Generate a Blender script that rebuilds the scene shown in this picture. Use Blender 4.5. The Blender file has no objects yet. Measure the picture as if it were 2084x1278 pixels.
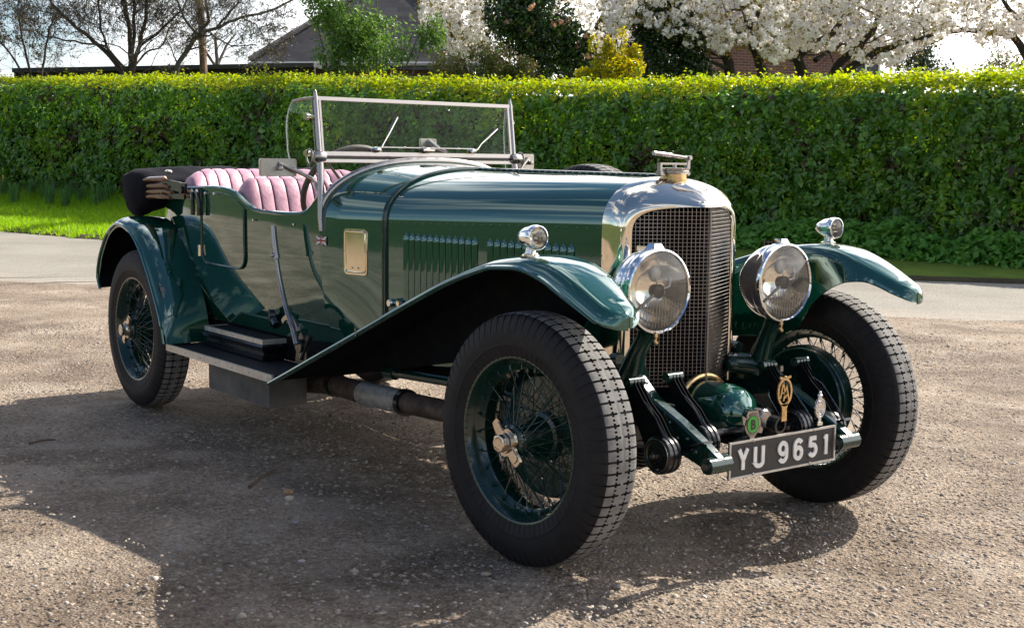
import bpy, math, random
import numpy as np
from mathutils import Vector, Matrix
R = math.radians
PI = math.pi
rng = np.random.default_rng(7)
random.seed(7)
sc = bpy.context.scene
C = sc.collection

# ---------------------------------------------------------------- camera
CAM_O = np.array([3.3051, -3.2886, 1.3187])
YAW, PITCH, ROLL, FPX = 2.4971, -0.1157, 0.0106, 2631.35
cf = np.array([math.cos(YAW)*math.cos(PITCH), math.sin(YAW)*math.cos(PITCH), math.sin(PITCH)])
cr0 = np.cross(cf, [0, 0, 1]); cr0 /= np.linalg.norm(cr0); cu0 = np.cross(cr0, cf)
cr = math.cos(ROLL)*cr0 + math.sin(ROLL)*cu0
cu = math.cos(ROLL)*cu0 - math.sin(ROLL)*cr0
cam = bpy.data.objects.new('camera', bpy.data.cameras.new('camera'))
C.objects.link(cam)
cam.matrix_world = Matrix(((cr[0], cu[0], -cf[0], CAM_O[0]), (cr[1], cu[1], -cf[1], CAM_O[1]),
                           (cr[2], cu[2], -cf[2], CAM_O[2]), (0, 0, 0, 1)))
cam.data.sensor_width = 36.0
cam.data.lens = 36.0*FPX/2084
cam.data.clip_start = 0.05
cam.data.clip_end = 3000
sc.camera = cam

def at(u, v, D):
    """a point of the place seen at photo pixel (u, v), D metres in front of the lens"""
    return CAM_O + D*(cf + (u-1042)/FPX*cr - (v-639)/FPX*cu)

# ---------------------------------------------------------------- world and sun
SUN_EL = 42.0
SUN_AZ = 0.0            # from +Y towards +X
w = bpy.data.worlds.new("World"); sc.world = w; w.use_nodes = True
nt = w.node_tree; nt.nodes.clear()
def N(nt, t, **k):
    n = nt.nodes.new(t)
    for a, b in k.items():
        if a in n.inputs: n.inputs[a].default_value = b
        else: setattr(n, a, b)
    return n
def L(nt, a, ao, b, bi): nt.links.new(a.outputs[ao], b.inputs[bi])
sky = N(nt, 'ShaderNodeTexSky', sky_type='NISHITA', sun_disc=False, sun_elevation=R(SUN_EL), sun_rotation=R(SUN_AZ))
sky.air_density = 1.0; sky.dust_density = 0.3; sky.ozone_density = 3.0
tc = N(nt, 'ShaderNodeTexCoord')
mp = N(nt, 'ShaderNodeMapping'); mp.inputs['Scale'].default_value = (1.6, 1.6, 3.6); mp.inputs['Location'].default_value = (0.3, 0.7, 0.15)
L(nt, tc, 'Generated', mp, 'Vector')
nz = N(nt, 'ShaderNodeTexNoise', Scale=1.5, Detail=9.0, Roughness=0.58, Distortion=0.25)
L(nt, mp, 'Vector', nz, 'Vector')
rp = N(nt, 'ShaderNodeValToRGB'); rp.color_ramp.elements[0].position = 0.47; rp.color_ramp.elements[1].position = 0.66
sx = N(nt, 'ShaderNodeSeparateXYZ'); L(nt, tc, 'Generated', sx, 0)
cb = N(nt, 'ShaderNodeMath', operation='MULTIPLY_ADD'); cb.inputs[1].default_value = 0.10; L(nt, sx, 1, cb, 0); L(nt, nz, 'Fac', cb, 2)   # more cloud towards the sun
c2 = N(nt, 'ShaderNodeMath', operation='MULTIPLY_ADD'); c2.inputs[1].default_value = -0.16; L(nt, sx, 2, c2, 0); L(nt, cb, 0, c2, 2)      # and towards the horizon
c3 = N(nt, 'ShaderNodeMath', operation='ADD'); c3.inputs[1].default_value = 0.095; L(nt, c2, 0, c3, 0)
L(nt, c3, 0, rp, 'Fac')
mixc = N(nt, 'ShaderNodeMix', data_type='RGBA'); mixc.inputs[7].default_value = (10.5, 10.3, 10.2, 1)
L(nt, rp, 'Color', mixc, 0); L(nt, sky, 'Color', mixc, 6)
dt = N(nt, 'ShaderNodeVectorMath', operation='DOT_PRODUCT'); L(nt, tc, 'Generated', dt, 0)      # clouds on the sun's side are brighter
dt.inputs[1].default_value = (0, math.cos(R(SUN_EL)), math.sin(R(SUN_EL)))
dm = N(nt, 'ShaderNodeMapRange'); dm.inputs[1].default_value = 0.0; dm.inputs[2].default_value = 1.0; dm.inputs[3].default_value = 1.0; dm.inputs[4].default_value = 2.7; L(nt, dt, 'Value', dm, 0)
cm = N(nt, 'ShaderNodeMix', data_type='RGBA', blend_type='MULTIPLY'); cm.inputs[0].default_value = 1; cm.inputs[6].default_value = (10.5, 10.3, 10.2, 1); L(nt, dm, 0, cm, 7); L(nt, cm, 2, mixc, 7)
bg = N(nt, 'ShaderNodeBackground', Strength=0.08)
L(nt, mixc, 2, bg, 'Color')
out = N(nt, 'ShaderNodeOutputWorld'); L(nt, bg, 'Background', out, 'Surface')
sun = bpy.data.objects.new('sun', bpy.data.lights.new('sun', 'SUN')); C.objects.link(sun)
sun.data.energy = 5.0; sun.data.angle = R(0.53); sun.data.color = (1.0, 0.94, 0.83)
sd = Vector((math.sin(R(SUN_AZ))*math.cos(R(SUN_EL)), math.cos(R(SUN_AZ))*math.cos(R(SUN_EL)), math.sin(R(SUN_EL))))
sun.rotation_euler = sd.to_track_quat('Z', 'Y').to_euler()
sun.location = (0, 20, 30)
sc.view_settings.view_transform = 'Standard'; sc.view_settings.look = 'None'
sc.view_settings.exposure = 0.76; sc.view_settings.gamma = 1.0; sc.view_settings.use_curve_mapping = False
sc.cycles.max_bounces = 10; sc.cycles.transparent_max_bounces = 24; sc.cycles.glossy_bounces = 6
sc.cycles.use_denoising = True
sc.cycles.caustics_reflective = False; sc.cycles.caustics_refractive = False

# ---------------------------------------------------------------- materials
def mat(name, col, rough=0.5, metal=0.0, coat=0.0, spec=0.5, var=0.0, vscale=20.0, bump=0.0, bscale=60.0, sheen=0.0, rvar=0.0):
    m = bpy.data.materials.new(name); m.use_nodes = True
    t = m.node_tree; b = t.nodes['Principled BSDF']
    b.inputs['Base Color'].default_value = (*col, 1); b.inputs['Roughness'].default_value = rough
    b.inputs['Metallic'].default_value = metal; b.inputs['Coat Weight'].default_value = coat
    b.inputs['Coat Roughness'].default_value = 0.015; b.inputs['Specular IOR Level'].default_value = spec
    if sheen: b.inputs['Sheen Weight'].default_value = sheen
    g = N(t, 'ShaderNodeTexCoord')
    if var or rvar:
        n = N(t, 'ShaderNodeTexNoise', Scale=vscale, Detail=6.0, Roughness=0.65); L(t, g, 'Object', n, 'Vector')
        if var:
            r = N(t, 'ShaderNodeMapRange'); r.inputs[1].default_value = 0.3; r.inputs[2].default_value = 0.7
            r.inputs[3].default_value = 1-var; r.inputs[4].default_value = 1+var
            L(t, n, 'Fac', r, 0)
            x = N(t, 'ShaderNodeMix', data_type='RGBA', blend_type='MULTIPLY'); x.inputs[0].default_value = 1
            x.inputs[6].default_value = (*col, 1); L(t, r, 0, x, 7); L(t, x, 2, b, 'Base Color')
        if rvar:
            r2 = N(t, 'ShaderNodeMapRange'); r2.inputs[1].default_value = 0.3; r2.inputs[2].default_value = 0.7
            r2.inputs[3].default_value = max(0.01, rough-rvar); r2.inputs[4].default_value = rough+rvar
            L(t, n, 'Fac', r2, 0); L(t, r2, 0, b, 'Roughness')
    if bump:
        n2 = N(t, 'ShaderNodeTexNoise', Scale=bscale, Detail=5.0); L(t, g, 'Object', n2, 'Vector')
        bp = N(t, 'ShaderNodeBump', Strength=bump, Distance=0.01); L(t, n2, 'Fac', bp, 'Height'); L(t, bp, 'Normal', b, 'Normal')
    return m
GREEN = mat('green coach paint', (0.004, 0.050, 0.031), 0.05, 0.0, 0.85, 1.0, rvar=0.02, vscale=6)
GREEN.node_tree.nodes['Principled BSDF'].inputs['Specular Tint'].default_value = (0.62, 0.98, 0.92, 1)
GREEN.node_tree.nodes['Principled BSDF'].inputs['IOR'].default_value = 1.6
GREENCH = mat('green chassis paint', (0.003, 0.028, 0.019), 0.22, 0, 0.6, 0.5, var=0.25, vscale=30, rvar=0.08)
BLACK = mat('black enamel', (0.006, 0.006, 0.008), 0.3, 0, 0.4, 0.5, rvar=0.1, vscale=25)
DULL = mat('underside black', (0.007, 0.008, 0.009), 0.85, 0, 0, 0.08, var=0.4, vscale=15)
NICKEL = mat('polished nickel', (0.80, 0.765, 0.69), 0.07, 1.0, rvar=0.04, vscale=12)
CHROME = mat('polished chrome', (0.86, 0.86, 0.86), 0.035, 1.0, rvar=0.02, vscale=12)
DULLN = mat('brushed nickel', (0.37, 0.34, 0.318), 0.27, 1.0, var=0.12, vscale=18, rvar=0.1)
BRONZE = mat('plated bronze', (0.66, 0.575, 0.475), 0.2, 1.0, var=0.12, vscale=30, rvar=0.08)
BRASS = mat('aged brass', (0.66, 0.45, 0.22), 0.3, 1.0, var=0.2, vscale=40, rvar=0.1)
ALU = mat('worn aluminium', (0.60, 0.56, 0.50), 0.38, 0.45, var=0.2, vscale=25, rvar=0.12)
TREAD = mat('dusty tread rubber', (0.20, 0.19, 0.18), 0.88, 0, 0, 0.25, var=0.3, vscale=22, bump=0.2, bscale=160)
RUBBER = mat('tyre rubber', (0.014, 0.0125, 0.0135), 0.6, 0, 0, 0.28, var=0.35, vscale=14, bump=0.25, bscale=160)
MAT_RUB = mat('ribbed rubber mat', (0.014, 0.015, 0.018), 0.6, 0, 0, 0.35, var=0.3, vscale=20)
PINK = mat('pink leather', (0.52, 0.265, 0.335), 0.42, 0, 0.08, 0.5, var=0.28, vscale=9, bump=0.22, bscale=45, rvar=0.1)
CLOTH = mat('navy hood cloth', (0.006, 0.006, 0.010), 0.92, 0, 0, 0.08, var=0.3, vscale=8, bump=0.35, bscale=9, sheen=0.03)
SEAM = mat('seat seam', (0.06, 0.014, 0.03), 0.6)
WOOD = mat('varnished ash', (0.20, 0.085, 0.035), 0.3, 0, 0.6, 0.5, var=0.45, vscale=14)
IRON = mat('rusty exhaust iron', (0.115, 0.085, 0.070), 0.65, 0.55, 0, 0.4, var=0.5, vscale=18, bump=0.3)
SLEEVE = mat('burnt silver paint', (0.40, 0.385, 0.37), 0.45, 0.35, 0, 0.5, var=0.35, vscale=25)
GREYBOX = mat('dusty grey box', (0.13, 0.12, 0.11), 0.75, 0, 0, 0.3, var=0.35, vscale=6, bump=0.2)
WHITEP = mat('plate white', (0.76, 0.735, 0.69), 0.45, 0.0, 0, 0.5, var=0.12, vscale=30)
PLATEBK = mat('plate black', (0.022, 0.021, 0.021), 0.5, 0, 0, 0.5, var=0.3, vscale=30)
REDP = mat('red enamel', (0.32, 0.015, 0.02), 0.3); BLUEP = mat('dark enamel', (0.012, 0.012, 0.03), 0.3)
WHITEE = mat('white enamel', (0.75, 0.75, 0.73), 0.3); LIME = mat('green enamel', (0.06, 0.35, 0.05), 0.25)
LEATHERBK = mat('dark leather trim', (0.03, 0.018, 0.018), 0.6)
REFL = mat('lamp reflector', (0.96, 0.92, 0.84), 0.12, 1.0, rvar=0.08, vscale=14)
GRILLE = mat('grille wire', (0.31, 0.285, 0.265), 0.3, 1.0)
CORE = mat('radiator core', (0.004, 0.0035, 0.006), 0.9, spec=0.05)
FROST = mat('frosted bulb', (0.55, 0.52, 0.46), 0.12, 0, 0.5)
CORK = mat('steering wheel cord', (0.085, 0.065, 0.055), 0.6, var=0.3, vscale=60)

def glass(name, tint=(1, 1, 1), refl=1.0, whiten=0.0):
    m = bpy.data.materials.new(name); m.use_nodes = True; t = m.node_tree; t.nodes.clear()
    tr = N(t, 'ShaderNodeBsdfTransparent'); tr.inputs[0].default_value = (*tint, 1)
    gl = N(t, 'ShaderNodeBsdfGlossy'); gl.inputs['Roughness'].default_value = 0.01
    fr = N(t, 'ShaderNodeFresnel', IOR=1.5)
    ml = N(t, 'ShaderNodeMath', operation='MULTIPLY'); ml.inputs[1].default_value = refl; L(t, fr, 0, ml, 0)
    mx = N(t, 'ShaderNodeMixShader'); L(t, ml, 0, mx, 0); L(t, tr, 0, mx, 1); L(t, gl, 0, mx, 2)
    o = N(t, 'ShaderNodeOutputMaterial'); L(t, mx, 0, o, 'Surface')
    if whiten:      # pale diffuse mixed into fluted glass: brightness put into its colour
        df = N(t, 'ShaderNodeBsdfDiffuse'); df.inputs[0].default_value = (.85, .80, .70, 1); m2 = N(t, 'ShaderNodeMixShader', Fac=whiten); L(t, mx, 0, m2, 1); L(t, df, 0, m2, 2); L(t, m2, 0, o, 'Surface')
    return m
GLASS = glass('windscreen glass', (0.95, 0.97, 0.955), 0.12)
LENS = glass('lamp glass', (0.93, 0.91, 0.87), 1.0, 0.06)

def leafmat(name, ca, cb, cc=None, rough=0.42, trans=0.35, spec=0.4, tcol=None):
    """leaf: every leaf a hue of its own between ca and cb, thin enough to glow when backlit"""
    m = bpy.data.materials.new(name); m.use_nodes = True; t = m.node_tree
    b = t.nodes['Principled BSDF']; o = t.nodes['Material Output']
    ge = N(t, 'ShaderNodeNewGeometry'); r = N(t, 'ShaderNodeValToRGB')
    e = r.color_ramp.elements; e[0].color = (*ca, 1); e[1].color = (*cb, 1)
    if cc:
        k = e.new(0.86); k.color = (*cb, 1); e[-1].color = (*cc, 1)
    L(t, ge, 'Random Per Island', r, 'Fac')
    L(t, r, 'Color', b, 'Base Color'); b.inputs['Roughness'].default_value = rough; b.inputs['Specular IOR Level'].default_value = spec
    tl = N(t, 'ShaderNodeBsdfTranslucent')
    hs = N(t, 'ShaderNodeHueSaturation', Hue=0.485, Saturation=1.1, Value=1.9); L(t, r, 'Color', hs, 'Color'); L(t, hs, 'Color', tl, 'Color')
    mx = N(t, 'ShaderNodeMixShader', Fac=trans); L(t, b, 0, mx, 1); L(t, tl, 0, mx, 2); L(t, mx, 0, o, 'Surface')
    return m

# ---------------------------------------------------------------- mesh helpers
def V(*a): return np.array(a, float)
def unit(a):
    a = np.asarray(a, float); n = np.linalg.norm(a); return a/n if n > 1e-12 else a
def pch(xs, ys):
    """smooth (monotone cubic) curve through the points"""
    xs = np.array(xs, float); ys = np.array(ys, float)
    h = np.diff(xs); d = np.diff(ys)/h; m = np.zeros(len(xs)); m[0] = d[0]; m[-1] = d[-1]
    for i in range(1, len(xs)-1):
        if d[i-1]*d[i] > 0:
            w1 = 2*h[i]+h[i-1]; w2 = h[i]+2*h[i-1]; m[i] = (w1+w2)/(w1/d[i-1]+w2/d[i])
    def f(x):
        x = np.clip(x, xs[0], xs[-1]); i = int(np.clip(np.searchsorted(xs, x)-1, 0, len(h)-1))
        t = (x-xs[i])/h[i]; t2 = t*t; t3 = t2*t
        return float((2*t3-3*t2+1)*ys[i]+(t3-2*t2+t)*h[i]*m[i]+(-2*t3+3*t2)*ys[i+1]+(t3-t2)*h[i]*m[i+1])
    return f
class MB:
    def __init__(s): s.v = []; s.f = []; s.m = []; s.mi = 0
    def add(s, vs, fs):
        o = len(s.v); s.v += [tuple(map(float, p)) for p in vs]
        for f in fs: s.f.append(tuple(i+o for i in f)); s.m.append(s.mi)
        return s
    def box(s, c, d, rot=None, taper=None):
        c = V(*c); hx, hy, hz = np.array(d, float)/2
        P = []
        for z in (-1, 1):
            k = 1 if not taper or z < 0 else taper
            for x, y in ((-1, -1), (1, -1), (1, 1), (-1, 1)): P.append(V(x*hx*k, y*hy*k, z*hz))
        if rot is not None: P = [np.array(rot @ Vector(p)) for p in P]
        return s.add([p+c for p in P], [(0, 3, 2, 1), (4, 5, 6, 7), (0, 1, 5, 4), (1, 2, 6, 5), (2, 3, 7, 6), (3, 0, 4, 7)])
    def grid(s, rows, cu=False, cv=False):
        nr = len(rows); nc = len(rows[0]); fs = []
        for i in range(nr if cv else nr-1):
            for j in range(nc if cu else nc-1):
                a = i*nc+j; b = i*nc+(j+1) % nc; i2 = (i+1) % nr
                fs.append((a, b, i2*nc+(j+1) % nc, i2*nc+j))
        return s.add([p for r in rows for p in r], fs)
    def shell(s, rows, th, under=None):
        """sheet with a thickness: th > 0 offsets the second skin along minus the sheet's normal"""
        A = np.array(rows, float); du = np.gradient(A, axis=1); dv = np.gradient(A, axis=0)
        n = np.cross(du, dv); n /= (np.linalg.norm(n, axis=2, keepdims=True)+1e-12); B = A-n*th
        s.grid(A.tolist())
        if under is not None: s.mi = under
        s.grid([list(r)[::-1] for r in B.tolist()]); s.mi = 0
        def edge(a, b):
            s.add(list(a)+list(b), [(i, len(a)+i, len(a)+i+1, i+1) for i in range(len(a)-1)])
        edge(A[0], B[0]); edge(B[-1], A[-1]); edge(B[:, 0], A[:, 0]); edge(A[:, -1], B[:, -1])
        return s
    def tube(s, pts, r, n=8, caps=True, up=None, closed=False, flat=1.0):
        pts = [np.asarray(p, float) for p in pts]; m = len(pts)
        rr = [r]*m if np.isscalar(r) else list(r); rows = []; prev = None
        for i, p in enumerate(pts):
            if closed: t = unit(pts[(i+1) % m]-pts[i-1])
            else: t = unit(pts[min(i+1, m-1)]-pts[max(i-1, 0)])
            if prev is None:
                u = np.array(up, float) if up is not None else (V(0, 0, 1) if abs(t[2]) < .9 else V(1, 0, 0))
            else: u = prev
            u = unit(u-t*np.dot(u, t)); prev = u; b = np.cross(t, u)
            rows.append([p+rr[i]*(math.cos(a)*u*flat+math.sin(a)*b) for a in (2*PI*k/n for k in range(n))])
        s.grid(rows, cu=True, cv=closed)
        if caps and not closed:
            o = len(s.v); s.add(rows[0], [tuple(range(n))[::-1]]); s.add(rows[-1], [tuple(range(n))])
        return s
    def lathe(s, prof, o, ax, n=32, closed=False, ref=None):
        """prof = [(distance along the axis, radius)]"""
        o = V(*o); ax = unit(ax); u = np.array(ref, float) if ref is not None else (V(0, 0, 1) if abs(ax[2]) < .9 else V(1, 0, 0))
        u = unit(u-ax*np.dot(u, ax)); b = np.cross(ax, u)
        rows = [[o+ax*a+r*(math.cos(t)*u+math.sin(t)*b) for t in (2*PI*k/n for k in range(n))] for a, r in prof]
        return s.grid(rows, cu=True, cv=closed)
    def prism(s, outline, o, X, Y, depth):
        """flat outline in the X,Y frame at o, given a thickness along X x Y"""
        o = V(*o); X = V(*X); Y = V(*Y); Z = np.cross(X, Y); n = len(outline)
        a = [o+X*p[0]+Y*p[1] for p in outline]; b = [p+Z*depth for p in a]
        return s.add(a+b, [tuple(range(n))[::-1], tuple(range(n, 2*n))]+[(i, (i+1) % n, n+(i+1) % n, n+i) for i in range(n)])
    def ribbon(s, pl, wd, o, X, Y, depth, closed=False):
        """a flat stroke of even width along a 2D line"""
        P = [np.array(p, float) for p in pl]; m = len(P); Ls = []; Rs = []
        for i in range(m):
            a = P[i]-P[i-1] if (i > 0 or closed) else P[1]-P[0]
            b = P[(i+1) % m]-P[i] if (i < m-1 or closed) else P[i]-P[i-1]
            na = unit(V(-a[1], a[0])); nb = unit(V(-b[1], b[0])); n_ = unit(na+nb); k = wd/2/max(.5, float(np.dot(n_, na)))
            Ls.append(P[i]+n_*k); Rs.append(P[i]-n_*k)
        for i in range(m if closed else m-1):
            j = (i+1) % m; s.prism([Rs[i], Rs[j], Ls[j], Ls[i]], o, X, Y, depth)
        return s
    def ball(s, c, r, n=12, sq=(1, 1, 1)):
        rows = [[V(*c)+V(sq[0]*r*math.sin(p)*math.cos(t), sq[1]*r*math.sin(p)*math.sin(t), sq[2]*r*math.cos(p)) for t in (2*PI*k/n for k in range(n))]
                for p in (PI*j/(n//2) for j in range(n//2+1))]
        return s.grid([r_[::-1] for r_ in rows], cu=True)
    def build(s, name, mats, parent=None, smooth=35, fix=True):
        me = bpy.data.meshes.new(name); me.from_pydata(s.v, [], s.f)
        if not isinstance(mats, (list, tuple)): mats = [mats]
        for m in mats: me.materials.append(m)
        if len(mats) > 1: me.polygons.foreach_set('material_index', s.m)
        if fix:
            import bmesh
            bm = bmesh.new(); bm.from_mesh(me); bmesh.ops.remove_doubles(bm, verts=bm.verts, dist=2e-5)
            bmesh.ops.recalc_face_normals(bm, faces=bm.faces); bm.to_mesh(me); bm.free()
        if smooth:
            me.shade_smooth(); me.set_sharp_from_angle(angle=R(smooth))
        return link(name, me, parent)
def link(name, me, parent=None, loc=None):
    o = bpy.data.objects.new(name, me); C.objects.link(o)
    if parent: o.parent = parent
    if loc is not None: o.location = loc
    return o
def tag(o, label=None, cat=None, group=None, kind=None):
    for k, v in (('label', label), ('category', cat), ('group', group), ('kind', kind)):
        if v: o[k] = v
    return o
def empty(name, loc, label, cat, group=None):
    o = bpy.data.objects.new(name, None); C.objects.link(o); o.location = loc
    o.empty_display_size = 0.2
    return tag(o, label, cat, group)
def copy_tree(o, parent=None):
    c = o.copy(); C.objects.link(c)
    if parent: c.parent = parent
    for ch in list(o.children): copy_tree(ch, c)
    return c
def npmesh(name, verts, faces_n, nface_verts, mats, midx=None, parent=None, smooth=False, loc=None):
    """big meshes straight from arrays; every face has nface_verts corners"""
    me = bpy.data.meshes.new(name); nv = len(verts); nf = len(faces_n)
    me.vertices.add(nv); me.vertices.foreach_set('co', np.ascontiguousarray(verts, np.float32).ravel())
    me.loops.add(nf*nface_verts); me.loops.foreach_set('vertex_index', np.ascontiguousarray(faces_n, np.int32).ravel())
    me.polygons.add(nf); me.polygons.foreach_set('loop_start', np.arange(nf, dtype=np.int32)*nface_verts)
    if not isinstance(mats, (list, tuple)): mats = [mats]
    for m in mats: me.materials.append(m)
    if midx is not None: me.polygons.foreach_set('material_index', np.ascontiguousarray(midx, np.int32))
    me.update(calc_edges=True)
    if smooth: me.shade_smooth()
    return link(name, me, parent, loc)
def textmesh(txt, size, bend=None, bold=0.0):
    """outline lettering as flat polygons; bend = radius sets it round a circle"""
    cu_ = bpy.data.curves.new('lettering', 'FONT'); cu_.body = txt; cu_.size = size; cu_.align_x = 'CENTER'; cu_.offset = bold
    cu_.resolution_u = 2
    o = bpy.data.objects.new('lettering', cu_); me = o.to_mesh()
    vs = [tuple(v.co) for v in me.vertices]; fs = [tuple(p.vertices) for p in me.polygons]
    o.to_mesh_clear(); bpy.data.objects.remove(o); bpy.data.curves.remove(cu_)
    if bend:
        q = []
        for x, y, z in vs:
            if bend > 0: a = PI/2-x/bend; r = bend+y
            else: a = -PI/2+x/(-bend); r = -bend-y
            q.append((r*math.cos(a), r*math.sin(a), 0))
        vs = q
    return vs, fs
def put_text(mb, txt, size, o, X, Y, lift=0.0006, bend=None, bold=0.0):
    vs, fs = textmesh(txt, size, bend, bold); o = V(*o); X = V(*X); Y = V(*Y); Z = np.cross(X, Y)
    mb.add([o+X*a+Y*b+Z*lift for a, b, c in vs], fs)
def leaves(P, Nrm, size, asp=0.5, jit=0.6, fold=0.25, spread=0.3):
    """kite-shaped folded leaves: two triangles each, at points P facing about Nrm"""
    n = len(P); Nrm = Nrm+rng.normal(0, jit, (n, 3)); Nrm /= np.linalg.norm(Nrm, axis=1, keepdims=True)+1e-9
    t = rng.normal(0, 1, (n, 3)); t -= Nrm*(t*Nrm).sum(1, keepdims=True); t /= np.linalg.norm(t, axis=1, keepdims=True)+1e-9
    b = np.cross(Nrm, t); s = (size*rng.uniform(1-spread, 1+spread, n))[:, None]
    a0 = P-t*s*.5; a2 = P+t*s*.5; m = P-t*s*.05
    a1 = m+b*s*asp*.5+Nrm*s*fold*.3; a3 = m-b*s*asp*.5+Nrm*s*fold*.3
    vs = np.stack([a0, a1, a2, a3], 1).reshape(-1, 3); k = np.arange(n)*4
    fs = np.stack([k, k+1, k+2, k, k+2, k+3], 1).reshape(-1, 3)
    return vs, fs

# ================================================================ THE SETTING
def groundmat(name, c1, c2, c3, stone=1.0, big=1.0):
    m = bpy.data.materials.new(name); m.use_nodes = True; t = m.node_tree; b = t.nodes['Principled BSDF']
    b.inputs['Roughness'].default_value = 0.9; b.inputs['Specular IOR Level'].default_value = 0.25
    g = N(t, 'ShaderNodeTexCoord')
    n1 = N(t, 'ShaderNodeTexNoise', Scale=1.1*big, Detail=8.0, Roughness=0.62); L(t, g, 'Object', n1, 'Vector')
    n2 = N(t, 'ShaderNodeTexNoise', Scale=38.0, Detail=6.0, Roughness=0.75); L(t, g, 'Object', n2, 'Vector')
    vo = N(t, 'ShaderNodeTexVoronoi', Scale=95.0); L(t, g, 'Object', vo, 'Vector')
    vo2 = N(t, 'ShaderNodeTexVoronoi', Scale=42.0); L(t, g, 'Object', vo2, 'Vector')
    r1 = N(t, 'ShaderNodeValToRGB'); e = r1.color_ramp.elements
    e[0].position = 0.36; e[0].color = (*c1, 1); e[1].position = 0.64; e[1].color = (*c2, 1)
    L(t, n1, 'Fac', r1, 'Fac')
    r2 = N(t, 'ShaderNodeValToRGB'); e = r2.color_ramp.elements
    e[0].position = 0.3; e[0].color = (0.45, 0.43, 0.42, 1); e[1].position = 0.68; e[1].color = (1.35, 1.33, 1.3, 1)
    L(t, n2, 'Fac', r2, 'Fac')
    x1 = N(t, 'ShaderNodeMix', data_type='RGBA', blend_type='MULTIPLY'); x1.inputs[0].default_value = 0.85*stone
    L(t, r1, 'Color', x1, 6); L(t, r2, 'Color', x1, 7)
    sv = N(t, 'ShaderNodeSeparateColor'); L(t, vo, 'Color', sv, 0)
    r3 = N(t, 'ShaderNodeValToRGB'); e = r3.color_ramp.elements
    e[0].position = 0.0; e[0].color = (0.55, 0.52, 0.50, 1); e[1].position = 1.0; e[1].color = (1.3, 1.28, 1.22, 1)
    k = e.new(0.55); k.color = (0.95, 0.93, 0.9, 1); k = e.new(0.93); k.color = (1.15, 1.1, 1.05, 1)
    L(t, sv, 0, r3, 'Fac')
    x2 = N(t, 'ShaderNodeMix', data_type='RGBA', blend_type='MULTIPLY'); x2.inputs[0].default_value = 0.9*stone
    L(t, x1, 2, x2, 6); L(t, r3, 'Color', x2, 7)
    # thin pale worn patches
    n3 = N(t, 'ShaderNodeTexNoise', Scale=2.6*big, Detail=5.0, Roughness=0.6); L(t, g, 'Object', n3, 'Vector')
    r4 = N(t, 'ShaderNodeMapRange'); r4.inputs[1].default_value = 0.52; r4.inputs[2].default_value = 0.72; r4.inputs[3].default_value = 0; r4.inputs[4].default_value = 0.55
    L(t, n3, 'Fac', r4, 0)
    x3 = N(t, 'ShaderNodeMix', data_type='RGBA'); x3.inputs[7].default_value = (*c3, 1); L(t, r4, 0, x3, 0); L(t, x2, 2, x3, 6)
    L(t, x3, 2, b, 'Base Color')
    a1 = N(t, 'ShaderNodeMath', operation='MULTIPLY'); a1.inputs[1].default_value = 0.5; L(t, vo, 'Distance', a1, 0)
    a2 = N(t, 'ShaderNodeMath', operation='MULTIPLY_ADD'); a2.inputs[1].default_value = 0.9; L(t, n2, 'Fac', a2, 0); L(t, a1, 0, a2, 2)
    a3 = N(t, 'ShaderNodeMath', operation='MULTIPLY_ADD'); a3.inputs[1].default_value = -0.5; L(t, vo2, 'Distance', a3, 0); L(t, a2, 0, a3, 2)
    bp = N(t, 'ShaderNodeBump', Strength=0.9*stone, Distance=0.018); L(t, a3, 0, bp, 'Height'); L(t, bp, 'Normal', b, 'Normal')
    return m
GRAVEL = groundmat('gravel yard', (0.195, 0.150, 0.114), (0.455, 0.373, 0.298), (0.53, 0.45, 0.368))
TARMAC = groundmat('old tarmac', (0.27, 0.252, 0.222), (0.335, 0.315, 0.278), (0.315, 0.292, 0.255), stone=0.55, big=0.6)
t = TARMAC.node_tree; b = t.nodes['Principled BSDF']; src = b.inputs['Base Color'].links[0].from_socket     # gravel worked into the tarmac's near edge
att = N(t, 'ShaderNodeAttribute', attribute_name='worn'); tcx = N(t, 'ShaderNodeTexCoord'); nn = N(t, 'ShaderNodeTexNoise', Scale=1.3, Detail=9.0, Roughness=0.7); L(t, tcx, 'Object', nn, 'Vector')
ad = N(t, 'ShaderNodeMath', operation='ADD'); L(t, att, 'Fac', ad, 0); L(t, nn, 'Fac', ad, 1)
mr = N(t, 'ShaderNodeMapRange'); mr.inputs[1].default_value = 0.62; mr.inputs[2].default_value = 1.0; L(t, ad, 0, mr, 0)
n5 = N(t, 'ShaderNodeTexNoise', Scale=30.0, Detail=7.0, Roughness=0.8); L(t, tcx, 'Object', n5, 'Vector'); cr5 = N(t, 'ShaderNodeValToRGB'); e = cr5.color_ramp.elements
e[0].position = .35; e[0].color = (.23, .19, .155, 1); e[1].position = .65; e[1].color = (.54, .47, .39, 1); L(t, n5, 'Fac', cr5, 'Fac')
mm = N(t, 'ShaderNodeMix', data_type='RGBA'); L(t, mr, 0, mm, 0); t.links.new(cr5.outputs[0], mm.inputs[6]); t.links.new(src, mm.inputs[7]); L(t, mm, 2, b, 'Base Color')
EARTH = groundmat('dark earth bank', (0.055, 0.045, 0.028), (0.09, 0.075, 0.04), (0.07, 0.075, 0.03), stone=0.8)
TURF = groundmat('turf', (0.10, 0.17, 0.018), (0.15, 0.23, 0.025), (0.17, 0.25, 0.03), stone=0.5)

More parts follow.
